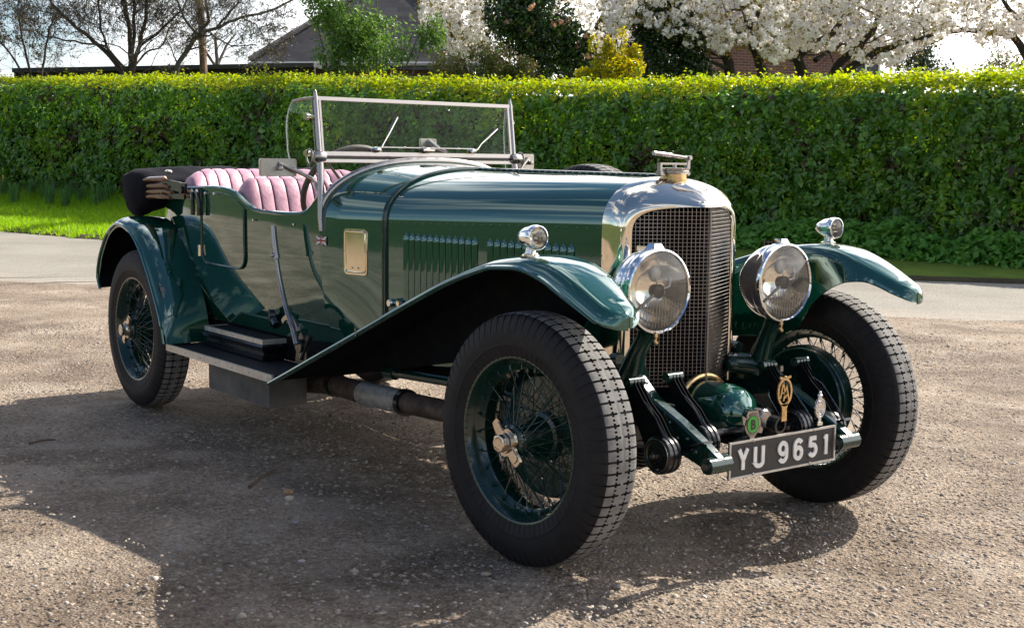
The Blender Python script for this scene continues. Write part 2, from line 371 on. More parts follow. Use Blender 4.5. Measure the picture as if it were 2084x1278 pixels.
def hash2(x, y, s=0):
    return np.modf(np.abs(np.sin(x*127.1+y*311.7+s*74.7)*43758.5453))[0]
def vnoise(x, y, s=0):
    xi = np.floor(x); yi = np.floor(y); fx = x-xi; fy = y-yi; fx = fx*fx*(3-2*fx); fy = fy*fy*(3-2*fy)
    a = hash2(xi, yi, s); b = hash2(xi+1, yi, s); c = hash2(xi, yi+1, s); d = hash2(xi+1, yi+1, s)
    return (a*(1-fx)+b*fx)*(1-fy)+(c*(1-fx)+d*fx)*fy
def fbm(x, y, s=0, o=4):
    r = 0; a = .5
    for i in range(o): r = r+a*vnoise(x*2**i, y*2**i, s+i); a *= .5
    return r

# ground: one sheet to the horizon, finer and gently uneven round the car
ax = np.unique(np.concatenate([np.linspace(-900, -30, 14), np.linspace(-30, -12, 19), np.linspace(-12, 6, 121), np.linspace(6, 30, 17), np.linspace(30, 900, 14)]))
ay = np.unique(np.concatenate([np.linspace(-900, -30, 14), np.linspace(-30, -6, 25), np.linspace(-6, 9, 101), np.linspace(9, 30, 22), np.linspace(30, 900, 14)]))
gx, gy = np.meshgrid(ax, ay)
gz = -(0.020*fbm(gx*1.7+9, gy*1.7+3, 5)+0.055*fbm((gx*.78+gy*.62)*.35, (gy*.78-gx*.62)*1.5+4, 8))*np.clip((6.8-np.hypot(gx+.6, gy+.8))/3, 0, 1)
for wx, wy in ((0, -.71), (0, .71), (-3.3836, -.71), (-3.3836, .71)):
    gz *= 1-np.exp(-((gx-wx)**2+(gy-wy)**2)/.12)
nx, ny = len(ax), len(ay)
idx = (np.arange(ny-1)[:, None]*nx+np.arange(nx-1)[None, :]).ravel()
g = npmesh('ground', np.stack([gx, gy, gz], -1).reshape(-1, 3), np.stack([idx, idx+1, idx+nx+1, idx+nx], 1), 4, GRAVEL, smooth=True)
tag(g, kind='structure')

# tarmac lane between the yard and the verge
FARE = np.array([(-60, -6.0), (-36, -0.6), (-20.884, 3.325), (-17.557, 4.033), (-11.5, 6.9), (-5.97, 9.54), (-5.008, 10.323), (0, 14.2), (14, 26), (40, 48)])
NEARE = np.array([(-60, -38), (-36, -19.0), (-16, -4.2), (-10.223, 0.39), (-9.312, 1.14), (-6.2, 3.5), (-3.203, 5.862), (-2.576, 6.379), (1.8, 10), (16, 22), (44, 45)])
def along(poly, n):
    d = np.concatenate([[0], np.cumsum(np.hypot(*np.diff(poly, axis=0).T))]); t = np.linspace(0, d[-1], n)
    return np.stack([np.interp(t, d, poly[:, 0]), np.interp(t, d, poly[:, 1])], 1)
fa = along(FARE, 700); ne = along(NEARE, 700)
rows = []
for k, f in enumerate(np.linspace(0, 1, 7)):
    p = ne*(1-f)+fa*f
    if k == 0: p = p+np.stack([-(vnoise(np.arange(700)*.31, np.zeros(700), 3)-.5)*.9-(vnoise(np.arange(700)*1.7, np.zeros(700), 4)-.5)*.25, (vnoise(np.arange(700)*.37, np.zeros(700), 8)-.5)*.9], 1)
    rows.append(np.concatenate([p, np.full((700, 1), 0.004 if k else -0.05)], 1))
A = np.array(rows); idx = (np.arange(6)[:, None]*700+np.arange(699)[None, :]).ravel()
rd = npmesh('road', A.reshape(-1, 3), np.stack([idx, idx+1, idx+701, idx+700], 1), 4, TARMAC, smooth=True); tag(rd, kind='structure')
wa = rd.data.attributes.new('worn', 'FLOAT', 'POINT'); wa.data.foreach_set('value', np.repeat(np.array([0, .28, .52, .75, .9, 1, 1]), 700).astype(np.float32))

# verge bank up to the foot of the hedge
def hedge_depth(u): return 1/np.interp(u, [0, 2084], [1/30.0, 1/16.6]) if 0 <= u <= 2084 else 1/(1/30.0+(1/16.6-1/30.0)*u/2084)
def hbase(u): return at(u, np.interp(u, [-300, 0, 2084, 2400], [390, 395, 532, 552]), hedge_depth(u))
US = np.linspace(-450, 2500, 60)
HB = np.array([hbase(u) for u in US])
HDIR = unit((HB[-1]-HB[0])*V(1, 1, 0)); HN = V(HDIR[1], -HDIR[0], 0)     # HN: out of the hedge, towards the lane
hb2 = np.array([HB[0]-HDIR*40+V(0, 0, .3)]+[p for p in HB]+[HB[-1]+HDIR*25])
hd = (hb2[:, :2]-HB[0][:2])@HDIR[:2]
fe = along(FARE, 1200); fd = (fe-HB[0][:2])@HDIR[:2]
S = np.linspace(hd[0], hd[-1], 420)
edge = np.stack([np.interp(S, fd, fe[:, 0]), np.interp(S, fd, fe[:, 1])], 1); foot = np.stack([np.interp(S, hd, hb2[:, i]) for i in range(3)], 1)
edge = edge+np.outer((vnoise(S*2.2, S*0, 2)-.5)*.22+(vnoise(S*7, S*0, 2)-.5)*.08, HN[:2])
def verge_pt(i, f):
    p = edge[i]*(1-f)+foot[i, :2]*f
    z = 0.05*min(1, f*18)+(foot[i, 2]-0.05)*max(0, f)**1.1
    return (p[0], p[1], z)
fr = [0, 0.02, 0.06, .15, .3, .5, .75, 1.0]
A = np.array([[(*edge[i], -0.03) for i in range(420)]]+[[verge_pt(i, f) for i in range(420)] for f in fr]
             +[[(foot[i, 0]-HN[0]*8, foot[i, 1]-HN[1]*8, foot[i, 2]) for i in range(420)]])
nr = len(A); idx = (np.arange(nr-1)[:, None]*420+np.arange(419)[None, :]).ravel()
mi = np.repeat([0, 0, 0]+[1]*(nr-4), 419)
tag(npmesh('verge', A.reshape(-1, 3), np.stack([idx, idx+1, idx+421, idx+420], 1), 4, [EARTH, TURF], mi, smooth=True), kind='structure')

# meadow and low rising land across the yard, behind where the photographer stood: what the paint and the lamps mirror
rows = []
for k, (d, z) in enumerate(((0, .004), (.4, .06), (7, .16), (16, .3), (24, 1.2), (34, 3.4), (60, 5.5), (120, 7))):
    rows.append([(x, -14.5-0.18*x-d-1.2*math.sin(x*.21), z*(1 if z < .5 else .55+.9*float(vnoise(np.array(x*.13), np.array(k*3.1), 9)))) for x in np.linspace(-150, 120, 110)])
HILL = groundmat('rough pasture', (0.030, 0.050, 0.014), (0.06, 0.085, 0.02), (0.07, 0.09, 0.03), stone=0.6, big=0.3)
MB().grid([r[::-1] for r in rows]).build('hills', HILL, smooth=60)['kind'] = 'structure'

# ---------------------------------------------------------------- hedge
HL = [leafmat('hedge leaf dark', (0.055, 0.145, 0.016), (0.14, 0.31, 0.034), (0.24, 0.42, 0.07), 0.32, 0.34, 0.8),
      leafmat('hedge leaf mid', (0.13, 0.27, 0.018), (0.26, 0.43, 0.03), (0.36, 0.48, 0.05), 0.40, 0.42),
      leafmat('hedge leaf new growth', (0.20, 0.29, 0.010), (0.37, 0.42, 0.018), (0.48, 0.46, 0.05), 0.45, 0.42),
      leafmat('hedge dry leaf', (0.05, 0.035, 0.018), (0.11, 0.085, 0.05), None, 0.6, 0.15)]
TWIG = mat('twig bark', (0.045, 0.034, 0.025), 0.8, var=0.3)
HEART = mat('hedge inner shade', (0.010, 0.012, 0.006), 0.95, var=0.5, vscale=3, bump=0.6, bscale=12)
hedge = empty('hedge', (*HB[30][:2], HB[30][2]), 'long clipped green hedge with yellow tips behind the car', 'hedge')
hinv = V(*hedge.location)
def vtop(u): return np.interp(u, [-450, 0, 600, 1150, 1500, 2084, 2500], [168, 158, 158, 170, 164, 152, 142])
Nl = 100000
uu = rng.uniform(-330, 2400, Nl)
base = np.array([hbase(u) for u in np.linspace(-450, 2500, 300)]); ug = np.linspace(-450, 2500, 300)
top = np.array([at(u, vtop(u), hedge_depth(u)) for u in ug])
bz = np.stack([np.interp(uu, ug, base[:, i]) for i in range(3)], 1); tz = np.interp(uu, ug, top[:, 2])
hh = rng.uniform(0, 1, Nl)**0.92
bulge = 0.20*(fbm(uu*.012, hh*5, 1)-.5)*2+0.22*(vnoise(uu*.045, hh*11, 6)-.5)+.10*(vnoise(uu*.12, hh*26, 7)-.5)
dep = np.where(rng.uniform(0, 1, Nl) < .78, rng.exponential(0.085, Nl), rng.uniform(.1, 1.35, Nl))
roundtop = -0.55*np.clip((hh-.86)/.14, 0, 1)**2.2
low = -0.25*np.clip((.12-hh)/.12, 0, 1)
P = bz+np.outer(bulge-dep+roundtop+low, HN); P[:, 2] = bz[:, 2]+(tz-bz[:, 2])*hh+0.20*(fbm(uu*.018, uu*0, 4)-.5)*hh
nrm = np.tile(HN*.9+V(0, 0, .55), (Nl, 1)); nrm[:, 2] += 1.2*np.clip((hh-.85)/.15, 0, 1)
patch = fbm(uu*.011+3, hh*4, 12)
pn = np.clip((hh-.875+.13*(fbm(uu*.016, uu*0+2, 21)-.47)*2)/.09, 0, 1)*.88+np.clip((patch-.47)*1.5, 0, .45)*np.clip(hh*1.5-.5, 0, 1)
pn *= np.where(uu < 200, .55+.45*np.clip(uu/200, 0, 1), 1)
pm = np.clip(.15+(patch-.44)*3.0, .04, .7)
q = rng.uniform(0, 1, Nl); q2 = rng.uniform(0, 1, Nl)
dry = np.clip((fbm(uu*.02+40, hh*6, 31)-.56)*3.5, 0, .6)
mi = np.where(q < pn, 2, np.where(q2 < dry, 3, np.where(rng.uniform(0, 1, Nl) < pm, 1, 0)))
sz = np.where(mi == 2, .07, np.where(mi == 1, .078, .10))*np.exp(rng.normal(0, .22, Nl))*np.interp(uu, [0, 2084], [1.25, .95])
va, fa_ = leaves(P-hinv, nrm, sz, .52, .55, .5)
# loose sprigs standing out of the top
Ns = 420; us = rng.uniform(-200, 2300, Ns); SP = []; SS = []
hgt = 0.06+0.16*rng.uniform(0, 1, Ns)**2*np.where((us > 450) & (us < 760), 1.9, 1)
for u, h in zip(us, hgt):
    b0 = V(*[np.interp(u, ug, top[:, i]) for i in range(3)])-HN*rng.uniform(.05, .8)-V(0, 0, .05); d = unit(V(rng.normal(0, .25), rng.normal(0, .25), 1))
    for k in range(int(6+h*34)):
        SP.append(b0+d*h*rng.uniform(0, 1)+rng.normal(0, .025, 3)); SS.append(.055)
SP = np.array(SP); SS = np.array(SS)
vb, fb = leaves(SP-hinv, np.tile(V(0, 0, 1), (len(SP), 1)), SS, .5, .8, .4)
# top surface of the hedge
Nt = 26000; ut = rng.uniform(-330, 2400, Nt); tp = np.stack([np.interp(ut, ug, top[:, i]) for i in range(3)], 1)
tp += np.outer(-rng.uniform(0.05, 1.35, Nt), HN); tp[:, 2] += rng.normal(-.03, .055, Nt)+.13*(fbm(ut*.02, ut*0, 14)-.45)
vc, fc = leaves(tp-hinv, np.tile(V(0, 0, 1), (Nt, 1)), np.full(Nt, .075), .5, .6, .4)
v_ = np.concatenate([va, vb, vc]); f_ = np.concatenate([fa_, fb+len(va), fc+len(va)+len(vb)])
m_ = np.concatenate([np.repeat(mi, 2), np.full(len(fb), 2), np.where(rng.uniform(0, 1, len(fc)) < .78, 2, 1)])
npmesh('foliage', v_, f_, 3, HL, m_, hedge)
mb = MB(); rows = []  # added dark sheet: inner shade of the hedge as colour, also blocks the sun
for u in US:
    b0 = hbase(u); tpz = at(u, vtop(u), hedge_depth(u))[2]
    hm_ = b0[2]+(tpz-b0[2])*.92
    rows.append([b0-hinv-HN*.45-V(0, 0, .1), V(b0[0], b0[1], hm_-.5)-hinv-HN*.5, V(b0[0], b0[1], hm_)-hinv-HN*1.0, V(b0[0], b0[1], hm_-.2)-hinv-HN*1.3, b0-hinv-HN*1.5-V(0, 0, .1)])
mb.grid(rows); mb.build('dark_core', HEART, hedge, smooth=None)

# ---------------------------------------------------------------- grass and verge plants
GR = leafmat('grass blade', (0.17, 0.33, 0.014), (0.28, 0.46, 0.026), (0.38, 0.48, 0.07), 0.5, 0.5)
def blades(P, h, wd, lean=.35):
    n = len(P); a = rng.uniform(0, 2*PI, n); d = np.stack([np.cos(a), np.sin(a), np.zeros(n)], 1)*(wd/2)[:, None]
    t = P+np.stack([rng.normal(0, lean, n)*h, rng.normal(0, lean, n)*h, h], 1)
    v = np.stack([P-d, P+d, t], 1).reshape(-1, 3); return v, np.arange(n*3).reshape(-1, 3)
Ng = 90000
si = rng.uniform(0, 1, Ng)*(S[-1]-35-(S[0]+38))+S[0]+38; ff = rng.uniform(0.0, 1.02, Ng)
ii = np.clip(((si-S[0])/(S[-1]-S[0])*419).astype(int), 0, 419)
gp = np.array([verge_pt(i, f) for i, f in zip(ii, ff)])+np.outer(rng.uniform(-.06, .06, Ng), HDIR)
gh = (0.045+0.07*rng.uniform(0, 1, Ng))*(.6+.9*fbm(gp[:, 0]*1.3, gp[:, 1]*1.3, 17))*(1+1.6*np.clip((ff-.68)/.3, 0, 1))
gv, gf = blades(gp, gh, np.full(Ng, .016), .45)
tag(npmesh('grass', gv, gf, 3, GR), 'mown grass along the lane, taller at the hedge foot', 'grass', kind='stuff')
NETL = leafmat('nettle leaf', (0.10, 0.25, 0.035), (0.17, 0.37, 0.06), (0.25, 0.44, 0.08), 0.45, 0.4)
Nn = 5200; un = rng.uniform(1470, 2300, Nn); hn = rng.uniform(0, 1, Nn)
hmax = .12+.62*fbm(un*.02, un*0, 51)*np.clip((un-1430)/260, .35, 1)
np_ = np.array([hbase(u) for u in un])+np.outer(rng.uniform(.0, .85, Nn)*(1-.5*hn), HN); np_[:, 2] += hn*hmax-.03
nv, nf = leaves(np_, np.tile(HN*.5+V(0, 0, .9), (Nn, 1)), np.full(Nn, .10), .6, .45, .4)
un2 = rng.uniform(1180, 1520, 1500); np2 = np.array([hbase(u) for u in un2])+np.outer(rng.uniform(0, .7, 1500), HN); np2[:, 2] += rng.uniform(0, .28, 1500)
nv2, nf2 = leaves(np2, np.tile(HN*.5+V(0, 0, .9), (1500, 1)), np.full(1500, .08), .6, .5, .4)
tag(npmesh('nettles', np.concatenate([nv, nv2]), np.concatenate([nf, nf2+len(nv)]), 3, NETL), 'leafy nettles along the hedge foot on the right', 'nettles', kind='stuff')

DAFL = leafmat('daffodil leaf', (0.06, 0.15, 0.045), (0.12, 0.24, 0.07), None, 0.45, 0.3)
PETAL = mat('yellow petal', (0.75, 0.42, 0.02), 0.5)
def daffodil(flowers):
    n = 46; a = rng.uniform(0, 2*PI, n); ln = rng.uniform(.26, .48, n); vs = []; fs = []
    for i in range(n):
        d = V(math.cos(a[i]), math.sin(a[i]), 0); s = V(-d[1], d[0], 0)*.011; b0 = d*rng.uniform(0, .1); le = rng.uniform(.15, .75)
        pts = [b0, b0+V(0, 0, ln[i]*.55)+d*le*.07, b0+V(0, 0, ln[i]*.9)+d*le*.2, b0+V(0, 0, ln[i]*(1-le*.25))+d*le*.36]
        o = len(vs)
        for k, p in enumerate(pts): vs += [p-s*(1-.3*k), p+s*(1-.3*k)]
        fs += [(o+2*k, o+2*k+1, o+2*k+3, o+2*k+2) for k in range(3)]
    return vs, fs
def clump(u, off, flowers, sc_=1.0):
    b0 = hbase(u)+HN*off; b0[2] -= .02+off*.06
    o = empty('daffodil_clump', b0, ('daffodil clump with a yellow flower at the hedge foot' if flowers else 'clump of long daffodil leaves at the hedge foot'), 'plant', 'daffodil clumps at the hedge foot')
    v, f = daffodil(flowers); MB().add([p*sc_ for p in v], f).build('foliage', DAFL, o, smooth=None, fix=False)
    for k in range(flowers):
        c = V(rng.normal(0, .1), rng.normal(0, .1), rng.uniform(.36, .46))*sc_; m = MB()
        m.tube([V(c[0]*.3, c[1]*.3, 0), c], .005, 5)
        for j in range(6):
            aa = j*PI/3; e = V(*HN)*.2; x = HDIR*math.cos(aa)+V(0, 0, 1)*math.sin(aa); y = HDIR*math.cos(aa+.5)+V(0, 0, 1)*math.sin(aa+.5); z = HDIR*math.cos(aa-.5)+V(0, 0, 1)*math.sin(aa-.5)
            m.add([c, c+z*.028, c+x*.052, c+y*.028], [(0, 1, 2, 3)])
        m.lathe([(0, .012), (.03, .018)], c, HN, 8); m.build('flower', PETAL, o, smooth=None, fix=False)
for u, off, fl in ((18, .3, 0), (50, .55, 1), (88, .3, 0), (130, .45, 0), (165, .3, 0), (205, .5, 0), (240, .3, 0), (120, 1.1, 0), (60, 1.0, 0), (262, .8, 0), (180, .95, 0), (225, 1.1, 0)):
    clump(u, off, fl, 1.0+.3*rng.uniform())

# ---------------------------------------------------------------- trees, shrubs and houses beyond the hedge
BARK = mat('dark bark', (0.030, 0.024, 0.019), 0.85, var=0.4, vscale=8, bump=0.5, bscale=25)
BARKG = mat('grey bark', (0.085, 0.072, 0.058), 0.85, var=0.4, vscale=8, bump=0.5, bscale=25)
BARKB = mat('brown bark', (0.065, 0.045, 0.032), 0.85, var=0.4, vscale=8, bump=0.5, bscale=25)
def limb(mb, p, d, ln, r, lv, tips, up=0.15, wob=.3, kids=(3, 5), shrink=.62, n=6):
    pts = [p]; k = max(3, int(ln/.28)); q = p.copy(); dd = unit(d)
    for i in range(k):
        dd = unit(dd+rng.normal(0, wob/ math.sqrt(k)*1.3, 3)+V(0, 0, up/k)); q = q+dd*ln/k; pts.append(q)
    rr = [max(.0042, r*(1-.62*i/k)) for i in range(k+1)]
    mb.tube(pts, rr, n if r > .02 else 4 if r > .008 else 3, caps=False)
    if lv == 0: tips.extend(pts[1:]); return
    for j in range(rng.integers(*kids)):
        i = int(rng.integers(max(1, k//4), k+1)); base = unit(pts[i]-pts[i-1])
        s = rng.normal(0, 1, 3); s = unit(s-base*np.dot(s, base)); a = rng.uniform(.45, 1.05)
        limb(mb, pts[i], base*math.cos(a)+s*math.sin(a), ln*shrink*rng.uniform(.7, 1.2), rr[i]*.62, lv-1, tips, up, wob, kids, shrink, n)
    limb(mb, pts[-1], dd, ln*shrink, rr[-1], lv-1, tips, up, wob, kids, shrink, n)
def ground_under(P, drop=0.0): return V(P[0], P[1], 0.45)
def tree_root(name, u, D, label, cat, group=None):
    P = at(u, 150, D); return empty(name, (P[0], P[1], 0.45), label, cat, group)
def px_limb(mb, pxs, D, r0, r1, o, n=8):
    pts = [at(u, v, D+dd)-o for u, v, dd in pxs]; fine = []
    for i in range(len(pts)-1):
        for k in range(4): fine.append(pts[i]*(1-k/4)+pts[i+1]*k/4+rng.normal(0, .012, 3))
    fine.append(pts[-1]); m = len(fine)
    mb.tube(fine, [r0+(r1-r0)*i/(m-1) for i in range(m)], n, caps=True); return fine

# bare trees on the left
def bare(name_label, u, D, limbs, rb, matb, lv=2, leafn=0, leafm=None, kids=(3, 5)):
    o = tree_root('bare_tree', u, D, name_label, 'tree', 'bare trees behind the hedge'); oo = V(*o.location); mb = MB(); tips = []
    for pxs, r0, r1, ln in limbs:
        r0 *= .62; r1 *= .62; f = px_limb(mb, pxs, D, r0, r1, oo)
        for i in range(3, len(f), 1):
            if rng.uniform() < .95:
                b_ = unit(f[i]-f[i-1]); s = rng.normal(0, 1, 3); s = unit(s-b_*np.dot(s, b_)); a = rng.uniform(.4, 1.1)
                limb(mb, f[i], b_*math.cos(a)+s*math.sin(a)+V(0, 0, .2), ln*rng.uniform(.7, 1.5), r1*.42, lv, tips, .25, .45, kids, .62)
    mb.build('trunk', matb, o, smooth=60, fix=False)
    if leafn:
        T = np.array(tips); k = rng.integers(0, len(T), leafn); v, f = leaves(T[k]+rng.normal(0, .03, (leafn, 3)), rng.normal(0, 1, (leafn, 3)), np.full(leafn, .055), .6)
        npmesh('crown', v, f, 3, leafm, None, o)
BUD = leafmat('bud', (0.08, 0.06, 0.03), (0.15, 0.13, 0.05), None, 0.5, 0.2)
bare('bare many-stemmed tree with dark upright stems over the hedge', 270, 33,
     [([(268, 260, 0), (268, 130, 0), (262, 60, .1), (252, 0, .2), (245, -120, .2)], .13, .07, 1.0),
      ([(268, 150, 0), (282, 100, -.1), (296, 40, -.2), (301, -30, -.2), (310, -130, -.2)], .10, .06, 1.0),
      ([(262, 170, 0), (225, 115, .2), (180, 75, .3), (130, 35, .5), (85, -20, .6)], .11, .05, 1.0),
      ([(265, 140, 0), (272, 70, .5), (272, 0, .7), (268, -120, .9)], .09, .05, .9), ([(262, 150, 0), (215, 95, -.3), (150, 85, -.5), (90, 75, -.7)], .06, .025, 1.0), ([(285, 95, 0), (330, 60, .2), (372, 20, .3), (400, -40, .4)], .06, .03, 1.0), ([(225, 115, .2), (205, 60, .2), (200, 0, .3), (190, -80, .3)], .06, .03, 1.0), ([(268, 140, 0), (300, 105, .5), (330, 95, .8), (350, 50, 1)], .05, .025, .9)], .1, BARKB, 3, 7000, BUD, (3, 5))
bare('leaning grey fruit tree forking beside the wooden pole', 365, 32.5,
     [([(340, 230, 0), (362, 130, 0), (403, 72, 0)], .12, .09, .5),
      ([(403, 72, 0), (425, 45, 0), (418, 0, -.2), (420, -80, -.3)], .08, .04, .9),
      ([(403, 72, 0), (440, 58, .2), (490, 35, .4), (560, 20, .5), (612, -10, .7)], .075, .035, .8),
      ([(403, 72, 0), (375, 40, -.2), (366, 15, -.3), (350, -40, -.3)], .06, .035, .8),
      ([(405, 75, 0), (430, 72, -.3), (470, 95, -.4), (520, 92, -.5)], .045, .02, .6), ([(440, 58, .2), (480, 10, .3), (520, -50, .4)], .05, .025, .8), ([(490, 35, .4), (520, 50, .2), (548, 90, .2)], .035, .015, .5)], .1, BARKG, 3, 4000, BUD, (2, 5))
bare('small brown-leaved thorn tree beyond the hedge, its stems thin and upright', 60, 34,
     [([(70, 250, 0), (60, 140, 0), (45, 80, 0), (35, 20, .1)], .07, .03, 1.1), ([(75, 200, 0), (90, 120, .2), (100, 60, .3), (120, 20, .3)], .06, .03, .8),
      ([(60, 170, 0), (20, 110, -.2), (-20, 60, -.2)], .05, .03, .7)], .1, BARKB, 2, 5200,
     leafmat('thorn leaf', (0.04, 0.045, 0.015), (0.10, 0.085, 0.03), (0.11, 0.05, 0.03), 0.5, 0.25))
bare('distant bare tree crown behind the wooden pole', 445, 60,
     [([(440, 200, 0), (442, 120, 0), (438, 70, 0)], .2, .1, 2.0), ([(442, 135, 0), (460, 95, .5), (480, 70, 1)], .12, .06, 1.8), ([(441, 140, 0), (415, 100, -.5), (400, 75, -1)], .12, .06, 1.8)], .1, BARKG, 3, 0, None, (2, 4))
pole = tree_root('wooden_pole', 411, 35, 'brown wooden pole with wires rising behind the leaning tree', 'pole'); po = V(*pole.location)
mb = MB(); mb.tube([at(418, 240, 35)-po, at(411, 60, 35)-po, at(402, -60, 35)-po, at(392, -230, 35)-po], [.105, .10, .095, .09], 10)
mb.build('post', mat('pole wood', (0.20, 0.12, 0.075), 0.8, var=0.4, vscale=5, bump=0.4), pole)
for v0, v1 in ((-235, 78), (-225, 92), (-238, 55)):
    a = at(392, v0, 35)-po; b = at(760, v1-120, 62)-po+V(0, 0, 2.2)
    MB().tube([a+(b-a)*t-V(0, 0, 1.1*4*t*(1-t)) for t in np.linspace(0, 1, 14)], .012, 4).build('cable', BLACK, pole)

# slate roofed house
SLATE = mat('slate', (0.15, 0.145, 0.155), 0.85, var=0.3, vscale=3, spec=0.15)
t = SLATE.node_tree; b = t.nodes['Principled BSDF']; g = N(t, 'ShaderNodeTexCoord')
br = N(t, 'ShaderNodeTexBrick', Scale=1.0); br.inputs['Brick Width'].default_value = .42; br.inputs['Row Height'].default_value = .24; br.inputs['Mortar Size'].default_value = .010
br.inputs['Color1'].default_value = (.085, .083, .088, 1); br.inputs['Color2'].default_value = (.048, .046, .05, 1); br.inputs['Mortar'].default_value = (.06, .055, .06, 1)
L(t, g, 'UV', br, 'Vector')
nz = N(t, 'ShaderNodeTexNoise', Scale=2.2, Detail=7.0, Roughness=.7); L(t, g, 'UV', nz, 'Vector'); rr_ = N(t, 'ShaderNodeValToRGB'); rr_.color_ramp.elements[0].position = .55; rr_.color_ramp.elements[1].position = .75
L(t, nz, 'Fac', rr_, 'Fac'); mx = N(t, 'ShaderNodeMix', data_type='RGBA'); mx.inputs[7].default_value = (.13, .085, .06, 1); L(t, rr_, 'Color', mx, 0); L(t, br, 'Color', mx, 6); L(t, mx, 2, b, 'Base Color')
BRICK = mat('brick', (0.2, 0.1, 0.07), 0.85); t = BRICK.node_tree; b = t.nodes['Principled BSDF']; g = N(t, 'ShaderNodeTexCoord')
br = N(t, 'ShaderNodeTexBrick', Scale=1.0); br.inputs['Brick Width'].default_value = .225; br.inputs['Row Height'].default_value = .075; br.inputs['Mortar Size'].default_value = .006
br.inputs['Color1'].default_value = (.13, .06, .042, 1); br.inputs['Color2'].default_value = (.07, .036, .028, 1); br.inputs['Mortar'].default_value = (.20, .18, .155, 1)
L(t, g, 'UV', br, 'Vector'); L(t, br, 'Color', b, 'Base Color')
def uvquad(name, quads, m, parent, o, th=.06):
    """walls and roof slopes: each a slab with real-size coordinates for its bricks or slates"""
    mb = MB(); uv = []
    for q in quads:
        q = [V(*p)-o for p in q]; x = unit(q[1]-q[0]); n = unit(np.cross(q[1]-q[0], q[2]-q[0])); y = np.cross(n, x); k = len(q)
        mb.add(q+[p-n*th for p in q], [tuple(range(k)), tuple(range(2*k-1, k-1, -1))]+[(i, k+i, k+(i+1) % k, (i+1) % k) for i in range(k)])
        for p in q+q: uv.append((np.dot(p-q[0], x), np.dot(p-q[0], y)))
    ob = mb.build(name, m, parent, smooth=None, fix=False); me = ob.data; l = me.uv_layers.new(name='uv')
    for lp in me.loops: l.data[lp.index].uv = uv[lp.vertex_index]
    return ob
house = tree_root('slate_roofed_house', 760, 40, 'house with a grey slate hipped roof behind the green shrub', 'house'); ho = V(*house.location)
e1 = at(508, 127, 40); e2 = at(1015, 121, 39.0)+HDIR*0; ez = e1[2]; e2[2] = ez
back = unit(np.cross(V(0, 0, 1), unit(e2-e1)))
W_ = np.linalg.norm(e2-e1); e3 = e2+back*W_*.8; e4 = e1+back*W_*.8
r1 = e1+(e2-e1)*.42+back*W_*.4+V(0, 0, W_*.35); r2 = e1+(e2-e1)*.60+back*W_*.4+V(0, 0, W_*.35)
roof = uvquad('roof', [(e1, e2, r2, r1), (e2, e3, r2), (e3, e4, r1, r2), (e4, e1, r1)], SLATE, house, ho, .1)
mb = MB(); mb.tube([e1-ho+V(0, 0, .09), r1-ho+V(0, 0, .07)], .09, 6); mb.tube([e2-ho+V(0, 0, .09), r2-ho+V(0, 0, .07)], .09, 6); mb.tube([r1-ho, r2-ho], .11, 6)
mb.build('ridge_tiles', mat('ridge tile', (.17, .15, .15), .7, var=.3), roof)
ins = .35; w1 = e1+(e2-e1)*.05+back*ins; w2 = e2-(e2-e1)*.05+back*ins; w3 = e3-(e3-e4)*.05-back*ins; w4 = e4+(e3-e4)*.05-back*ins
dn = lambda p, z: V(p[0], p[1], z)
uvquad('wall', [(dn(a, .2), dn(b_, .2), dn(b_, ez-.02), dn(a, ez-.02)) for a, b_ in ((w1, w2), (w2, w3), (w3, w4), (w4, w1))], BRICK, house, ho, .25)
MB().tube([e1-ho-V(0, 0, .06)-back*.07, e2-ho-V(0, 0, .06)-back*.07], .06, 8).build('gutter', mat('grey gutter', (.42, .42, .42), .4), house)
MB().box((e1+e2)/2-ho+back*.2-V(0, 0, .16), (.3, W_*.9, .12), Matrix.Rotation(math.atan2((e2-e1)[1], (e2-e1)[0])-PI/2, 3, 'Z')).build('fascia', BLACK, house)
# low dark outbuilding left of it
shed = tree_root('low_outbuilding', 270, 36.5, 'low dark outbuilding with a flat black roof edge behind the bare trees', 'outbuilding'); so = V(*shed.location)
a1 = at(28, 140, 36.5); a2 = at(640, 129, 36.5); bk = unit(np.cross(V(0, 0, 1), unit(a2-a1)))
DARKW = mat('tarred boards', (.022, .018, .016), .8, var=.4, vscale=4)
uvquad('wall', [(dn(a1, .2), dn(a2, .2), a2-V(0, 0, .1), a1-V(0, 0, .1))], DARKW, shed, so, .2)
uvquad('roof', [(a1-bk*.15, a2-bk*.15, a2+bk*1.6+V(0, 0, .06), a1+bk*1.6+V(0, 0, .06))], mat('felt roof', (.05, .05, .055), .7, var=.3), shed, so, .12)
# brick house on the right
bh = tree_root('brick_house', 1640, 36, 'brown brick house with a white window behind the blossom trees', 'house'); bo = V(*bh.location)
b1 = at(1430, 190, 35); b2 = at(1790, 190, 37.5); bk = unit(np.cross(V(0, 0, 1), unit(b2-b1)*V(1, 1, 0))); tz_ = at(1640, 78, 35)[2]
c1 = b1+bk*7; c2 = b2+bk*7
uvquad('wall', [(dn(x, .2), dn(y, .2), dn(y, tz_), dn(x, tz_)) for x, y in ((b1, b2), (b2, c2), (c2, c1), (c1, b1))], BRICK, bh, bo, .25)
m1 = (b1+c1)/2; m2 = (b2+c2)/2
uvquad('roof', [(dn(b1, tz_)-bk*.3, dn(b2, tz_)-bk*.3, dn(m2, tz_+3), dn(m1, tz_+3)), (dn(c2, tz_)+bk*.3, dn(c1, tz_)+bk*.3, dn(m1, tz_+3), dn(m2, tz_+3))], SLATE, bh, bo, .1)
